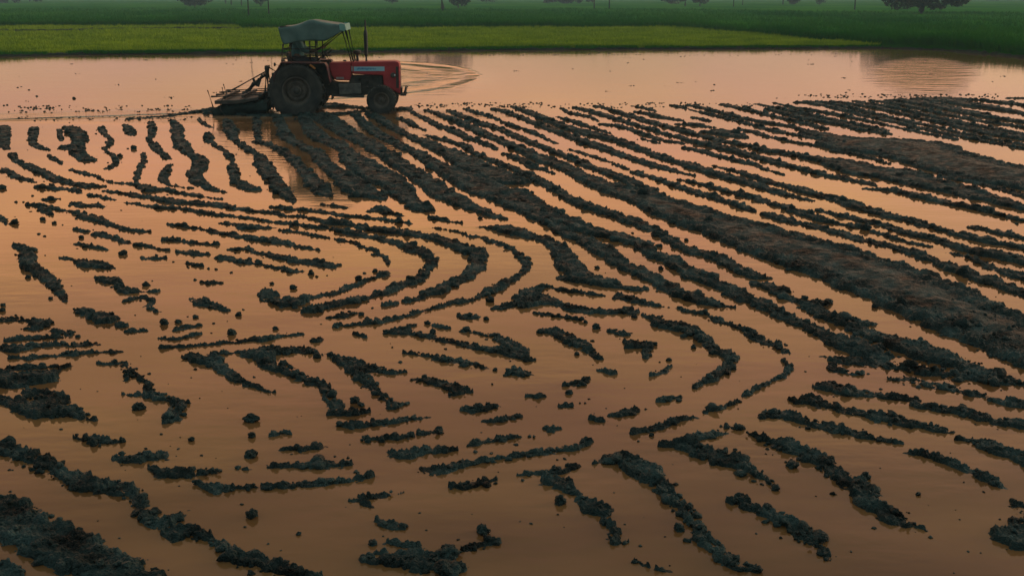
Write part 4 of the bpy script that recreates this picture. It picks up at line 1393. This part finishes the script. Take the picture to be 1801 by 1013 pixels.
# canopy frame
fr = MB()
r_ = .026
for s in (-1, 1):
    y = s * .62
    P = lambda a, b: (zp(a, b)[0], y, zp(a, b)[1])
    fr.tube([P(668, 410), P(685, 270), P(700, 250), P(672, 130)], r_, 8)
    fr.tube([P(740, 408), P(752, 262), P(830, 215), P(920, 95)], r_, 8)
    fr.tube([P(903, 405), P(905, 240)], r_, 8)
    fr.tube([P(962, 408), P(965, 235)], r_, 8)
    fr.tube([P(1178, 150), P(975, 310), P(905, 330)], r_, 8)
    fr.tube([P(672, 130), P(1190, 120)], r_, 8)
    fr.tube([P(690, 306), P(905, 306)], r_ * .8, 8)
    fr.tube([P(680, 382), P(1035, 380)], r_ * .8, 8)
    fr.tube([P(965, 395), P(1050, 328)], r_, 8)
    fr.tube([(P(1172, 150)[0], s * .5, P(0, 150)[2]), (P(1232, 412)[0], s * .24, P(0, 416)[2])], r_ * .85, 8)
    fr.tube([(P(1198, 150)[0], s * .5, P(0, 150)[2]), (P(1252, 412)[0], s * .24, P(0, 416)[2])], r_ * .85, 8)
for a, b in ((672, 130), (920, 95), (1190, 120), (700, 250), (690, 306)):
    x_, z_ = zp(a, b)
    fr.tube([(x_, -.62, z_), (x_, .62, z_)], r_, 8)
fr.build('canopy_frame', M['dirty'], tr, smooth=True)
# tarpaulin: roof sheet sagging between the bows plus hanging side curtains
def tarp():
    topo = [(652, 128), (680, 118), (725, 117), (780, 114), (840, 96), (880, 78), (920, 62), (970, 72), (1010, 84), (1060, 92), (1120, 97), (1165, 101), (1200, 118)]
    low = [(682, 245), (700, 266), (745, 252), (790, 242), (835, 236), (880, 232), (925, 231), (970, 233), (1010, 235), (1045, 235), (1100, 200), (1150, 165), (1204, 152)]
    n = len(topo)
    V, rowsn = [], []
    for i, ((a, b), (c, d)) in enumerate(zip(topo, low)):
        x, z = zp(a, b)
        x2, z2 = zp(c, d)
        row = []
        K = 5
        for k in range(K + 1):                                # near curtain, bottom to top
            f = k / K
            row.append((x2 + (x - x2) * f, -.66 - .03 * math.sin(i * 1.9 + f * 3) * (1 - f) - .02 * (1 - f), z2 + (z - z2) * f - .02))
        for k in range(1, 12):                                # roof
            f = k / 12
            sag = -.05 * math.sin(f * math.pi) * (1 + .5 * math.sin(i * 1.3)) + .03 * math.sin(f * math.pi) + .012 * math.sin(f * 19 + i)
            row.append((x, -.66 + 1.32 * f, z + sag))
        for k in range(K, -1, -1):
            f = k / K
            row.append((x2 + (x - x2) * f, .66 + .03 * math.sin(i * 1.7 + f * 3) * (1 - f) + .02 * (1 - f), z2 + .1 * (1 - f) + (z - z2 - .1 * (1 - f)) * f - .02))
        V += row
        rowsn.append(len(row))
    m = rowsn[0]
    F = [(i * m + k, i * m + k + 1, (i + 1) * m + k + 1, (i + 1) * m + k) for i in range(n - 1) for k in range(m - 1)]
    return V, F
V, F = tarp()
mb = MB(); mb.add(V, F)
cn_ = mb.build('canopy', M['tarp'], tr, smooth=True)
ss = cn_.modifiers.new('sub', 'SUBSURF'); ss.levels = ss.render_levels = 1
so = cn_.modifiers.new('thick', 'SOLIDIFY'); so.thickness = .008
tp = MB()
a = [zp(1155, 101), zp(1195, 103), zp(1207, 150), zp(1196, 163), zp(1160, 152)]
tp.prism(a, -.69, -.672)
tp.prism(a, .672, .69)
x_, z_ = zp(1206, 150); x3, z3 = zp(1196, 103)
tp.add([(x3 + .008, -.68, z3), (x3 + .008, .68, z3), (x_ + .008, .68, z_ - .02), (x_ + .008, -.68, z_ - .02), (x3 + .02, -.68, z3), (x3 + .02, .68, z3), (x_ + .02, .68, z_ - .02), (x_ + .02, -.68, z_ - .02)],
       [(0, 1, 2, 3), (7, 6, 5, 4), (0, 4, 5, 1), (2, 6, 7, 3), (0, 3, 7, 4), (1, 5, 6, 2)])
tp.build('canopy_valance', M['tarp_tip'], tr, bevel=.004)

# ------------------------------------------------------------------ driver
def skin_mesh(name, pts, edges, rad, m, parent=None, sub=2, root=0):
    me = bpy.data.meshes.new(name)
    me.from_pydata([Vector(p) for p in pts], edges, [])
    me.materials.append(m)
    o = bpy.data.objects.new(name, me)
    if parent: o.parent = parent
    col.objects.link(o)
    sk = o.modifiers.new('skin', 'SKIN')
    sk.use_smooth_shade = True
    lay = me.skin_vertices[0].data if me.skin_vertices else None
    if lay is None:
        bpy.context.view_layer.objects.active = o
        bm = bmesh.new(); bm.from_mesh(me); bm.verts.layers.skin.verify(); bm.to_mesh(me); bm.free()
        lay = me.skin_vertices[0].data
    for i, r in enumerate(rad):
        lay[i].radius = (r, r) if not hasattr(r, '__len__') else r
        lay[i].use_root = (i == root)
    sb = o.modifiers.new('sub', 'SUBSURF')
    sb.levels = sb.render_levels = sub
    return o

drv = tag(empty('person', tr.location + Vector((0, 0, -.08)), R(3)), 'driver in a teal shirt sitting upright under the tractor canopy with hands on the wheel', 'person')
drv.scale = (1.12, 1.12, 1.12)
hip = (-.03, 0, 1.40)
P_ = [hip, (-.03, 0, 1.55), (-.02, 0, 1.72), (.0, 0, 1.86), (.02, 0, 1.96), (.04, 0, 2.03), (.05, 0, 2.11), (.055, 0, 2.17)]
Rd = [(.15, .13), (.14, .12), (.155, .12), (.11, .09), (.055, .055), (.075, .07), (.09, .085), (.06, .06)]
E_ = [(i, i + 1) for i in range(7)]
for s in (-1, 1):
    b = len(P_)
    P_ += [(.0, s * .17, 1.84), (.14, s * .25, 1.62), (.36, s * .21, 1.60), (.50, s * .19, 1.66), (.56, s * .185, 1.68)]
    Rd += [.065, .05, .04, .028, .035]
    E_ += [(3, b), (b, b + 1), (b + 1, b + 2), (b + 2, b + 3), (b + 3, b + 4)]
    for k in range(4):
        q = len(P_)
        P_ += [(.60, s * (.165 + .016 * k), 1.695 - .004 * k), (.625, s * (.165 + .016 * k), 1.665), (.60, s * (.165 + .016 * k), 1.645)]
        Rd += [.0095, .009, .008]
        E_ += [(b + 4, q), (q, q + 1), (q + 1, q + 2)]
    q = len(P_)
    P_ += [(.575, s * .15, 1.69), (.60, s * .145, 1.67)]
    Rd += [.011, .009]
    E_ += [(b + 4, q), (q, q + 1)]
    b = len(P_)
    P_ += [(.0, s * .11, 1.36), (.42, s * .17, 1.36), (.52, s * .17, 1.10), (.56, s * .17, .86), (.66, s * .18, .83), (.74, s * .18, .82)]
    Rd += [.095, .07, .055, .04, .04, .025]
    E_ += [(0, b), (b, b + 1), (b + 1, b + 2), (b + 2, b + 3), (b + 3, b + 4), (b + 4, b + 5)]
body = skin_mesh('body', P_, E_, Rd, M['skin'], drv)
def face_bits():
    h = MB()
    h.tube([(.13, 0, 2.125), (.155, 0, 2.10), (.135, 0, 2.085)], [.008, .016, .010], 8)
    for s in (-1, 1):
        h.lathe([(.001, -.012), (.022, -.008), (.018, .01), (.001, .012)], 12, (.05, s * .088, 2.10))
    h.tube([(.125, -.025, 2.06), (.135, 0, 2.062), (.125, .025, 2.06)], .006, 6)
    h.build('face', M['skin'], drv, smooth=True)
    e = MB()
    for s in (-1, 1):
        e.lathe([(.001, -.01), (.010, 0), (.001, .01)], 10, (.128, s * .033, 2.125))
    e.build('eyes', M['hair'], drv, smooth=True)
    hr = MB()
    V_, F_ = ico(3, 5, .05)
    hr.add([(v[0] * .10 + .035, v[1] * .093, max(v[2] * .10, -.01 - .04 * (v[0] < 0)) + 2.135) for v in V_], [tuple(f) for f in F_])
    hr.build('hair', M['hair'], drv, smooth=True)
face_bits()
sh_p = [(-.03, 0, 1.36), (-.03, 0, 1.52), (-.02, 0, 1.72), (.0, 0, 1.87), (.01, 0, 1.92)]
sh_r = [(.18, .155), (.165, .14), (.175, .14), (.12, .10), (.065, .065)]
sh_e = [(0, 1), (1, 2), (2, 3), (3, 4)]
for s in (-1, 1):
    b = len(sh_p)
    sh_p += [(.0, s * .175, 1.845), (.13, s * .25, 1.63), (.30, s * .22, 1.605)]
    sh_r += [.082, .066, .058]
    sh_e += [(3, b), (b, b + 1), (b + 1, b + 2)]
skin_mesh('shirt', sh_p, sh_e, sh_r, M['shirt'], drv)
tp_, te_, tr_ = [(-.03, 0, 1.38)], [], [(.165, .14)]
for s in (-1, 1):
    b = len(tp_)
    tp_ += [(.0, s * .11, 1.36), (.42, s * .17, 1.37), (.52, s * .17, 1.10), (.55, s * .17, .95)]
    tr_ += [.11, .085, .068, .06]
    te_ += [(0, b), (b, b + 1), (b + 1, b + 2), (b + 2, b + 3)]
skin_mesh('trousers', tp_, te_, tr_, M['trouser'], drv)

# ------------------------------------------------------------------ mounted puddling harrow behind the tractor
hw = tag(empty('harrow', tr.location, R(3)), 'dark muddy tine harrow with a levelling board hitched behind the tractor', 'harrow')
hw.scale = (TS, TS, TS)
def H3(a, b, y): x, z = zp(a, b); return (x, y, z)
ms = MB()
for y in (-.12, .12):
    ms.tube([H3(512, 460, y), H3(490, 720, y * 2.2)], [.042, .042], 8)
    ms.tube([H3(505, 470, y), H3(530, 700, y * 2.2)], [.034, .034], 8)
ms.box(H3(512, 462, 0), (.09, .34, .07))
ms.build('mast', M['dirty'], hw, bevel=.004)
tl_ = MB()
tl_.tube([H3(515, 462, 0), H3(625, 525, 0)], [.026, .026], 8)
tl_.tube([H3(625, 525, 0), H3(720, 570, 0)], [.018, .018], 8)
tl_.build('top_link', M['dirty'], hw, smooth=True)
for y in (-.42, .42):
    a = MB()
    a.tube([H3(530, 705, y * 1.1), H3(760, 650, y * .7)], [.024, .024], 8)
    a.tube([H3(566, 510, y * .8), H3(575, 690, y)], [.014, .014], 8)
    a.tube([H3(566, 510, y * .8), H3(690, 560, y * .6)], [.02, .02], 8)
    a.build('lower_link', M['dirty'], hw, smooth=True)
br = MB()
for y in (-.2, .2):
    br.tube([H3(500, 500, y * .6), H3(180, 668, y * 2.4)], [.017, .017], 8)
    br.tube([H3(485, 530, y * .8), H3(400, 600, y), H3(310, 690, y * 1.2)], [.06, .055, .075], 8)
br.box(H3(440, 590, -.17), (.10, .03, .22), ('Y', R(20)))
br.box(H3(402, 570, -.17), (.06, .03, .12), ('Y', R(-20)))
br.build('brace', M['dirty'], hw, bevel=.004)
fr2 = MB()
for a_, b_ in ((200, 690), (350, 684), (490, 676)):
    x, z = zp(a_, b_)
    fr2.box((x, 0, z), (.07, 2.0, .07))
for y in (-.98, -.35, .35, .98):
    fr2.tube([H3(90, 684, y), H3(520, 668, y)], .026, 8)
fr2.build('tool_frame', M['dirty'], hw, bevel=.006)
k = 0
for row, (a_, b_) in enumerate(((200, 690), (350, 684), (490, 676))):
    for j in range(5):
        y = -.9 + .42 * j + .14 * (row - 1)
        x, z = zp(a_, b_)
        t = MB()
        t.tube([(x, y, z), (x - .10, y, z - .10), (x - .12, y, z - .30), (x + .02, y, z - .50), (x + .10, y, z - .60)], [.02, .022, .02, .018, .012], 8)
        t.box((x + .07, y, z - .56), (.14, .05, .02), ('Y', R(48)))
        t.build('tine', M['dirty'], hw, smooth=False)
lb_ = MB()
lb_.prism([zp(118, 716), zp(300, 712), zp(470, 690), zp(482, 712), zp(310, 742), zp(120, 745)], -1.05, 1.05)
lb_.build('levelling_board', M['dirty'], hw, bevel=.012)
ld2 = MB()
ld2.prism([zp(95, 800), zp(150, 765), zp(260, 745), zp(440, 735), zp(540, 730), zp(545, 800), zp(300, 850), zp(110, 850)], -1.0, 1.0)
ld_o = ld2.build('mud_load', M['mud'], hw, smooth=True)
bm = bmesh.new(); bm.from_mesh(ld_o.data)
bmesh.ops.subdivide_edges(bm, edges=bm.edges, cuts=14, use_grid_fill=True)
for v in bm.verts: v.co += Vector((.5, .4, .8)) * (.12 * mnoise.noise(v.co * 5) + .06 * mnoise.noise(v.co * 14))
bm.to_mesh(ld_o.data); bm.free()
for (a0, b0_, a1, b1_, y) in ((66, 630, 102, 770, -1.0), (180, 610, 186, 665, -.9), (66, 630, 102, 770, 1.0)):
    MB().tube([H3(a0, b0_, y), H3(a1, b1_, y)], [.015, .018], 8).build('marker_rod', M['dirty'], hw, smooth=True)
tr2 = MB()
tr2.tube([H3(40, 835, -.9), H3(150, 770, -.9)], .02, 6)
tr2.tube([H3(60, 800, -.4), H3(180, 765, -.4)], .02, 6)
tr2.build('drag_bar', M['dirty'], hw, smooth=True)

# ------------------------------------------------------------------ haze: evening mist over the plain
hb = MB()
hb.box((0, 1060, 9), (2700, 2320, 20.5))
hz_o = hb.build('haze', None)
hm = bpy.data.materials.new('evening_mist')
hm.use_nodes = True
hn = hm.node_tree.nodes
hn.clear()
ho = hn.new('ShaderNodeOutputMaterial')
pv = hn.new('ShaderNodeVolumePrincipled')
pv.inputs['Color'].default_value = (0.60, 0.88, 0.95, 1)
pv.inputs['Density'].default_value = HAZE
pv.inputs['Anisotropy'].default_value = 0.0
hm.node_tree.links.new(pv.outputs[0], ho.inputs['Volume'])
hz_o.data.materials.append(hm)
tag(hz_o, 'pale teal evening mist lying over the fields', 'haze', kind='stuff')
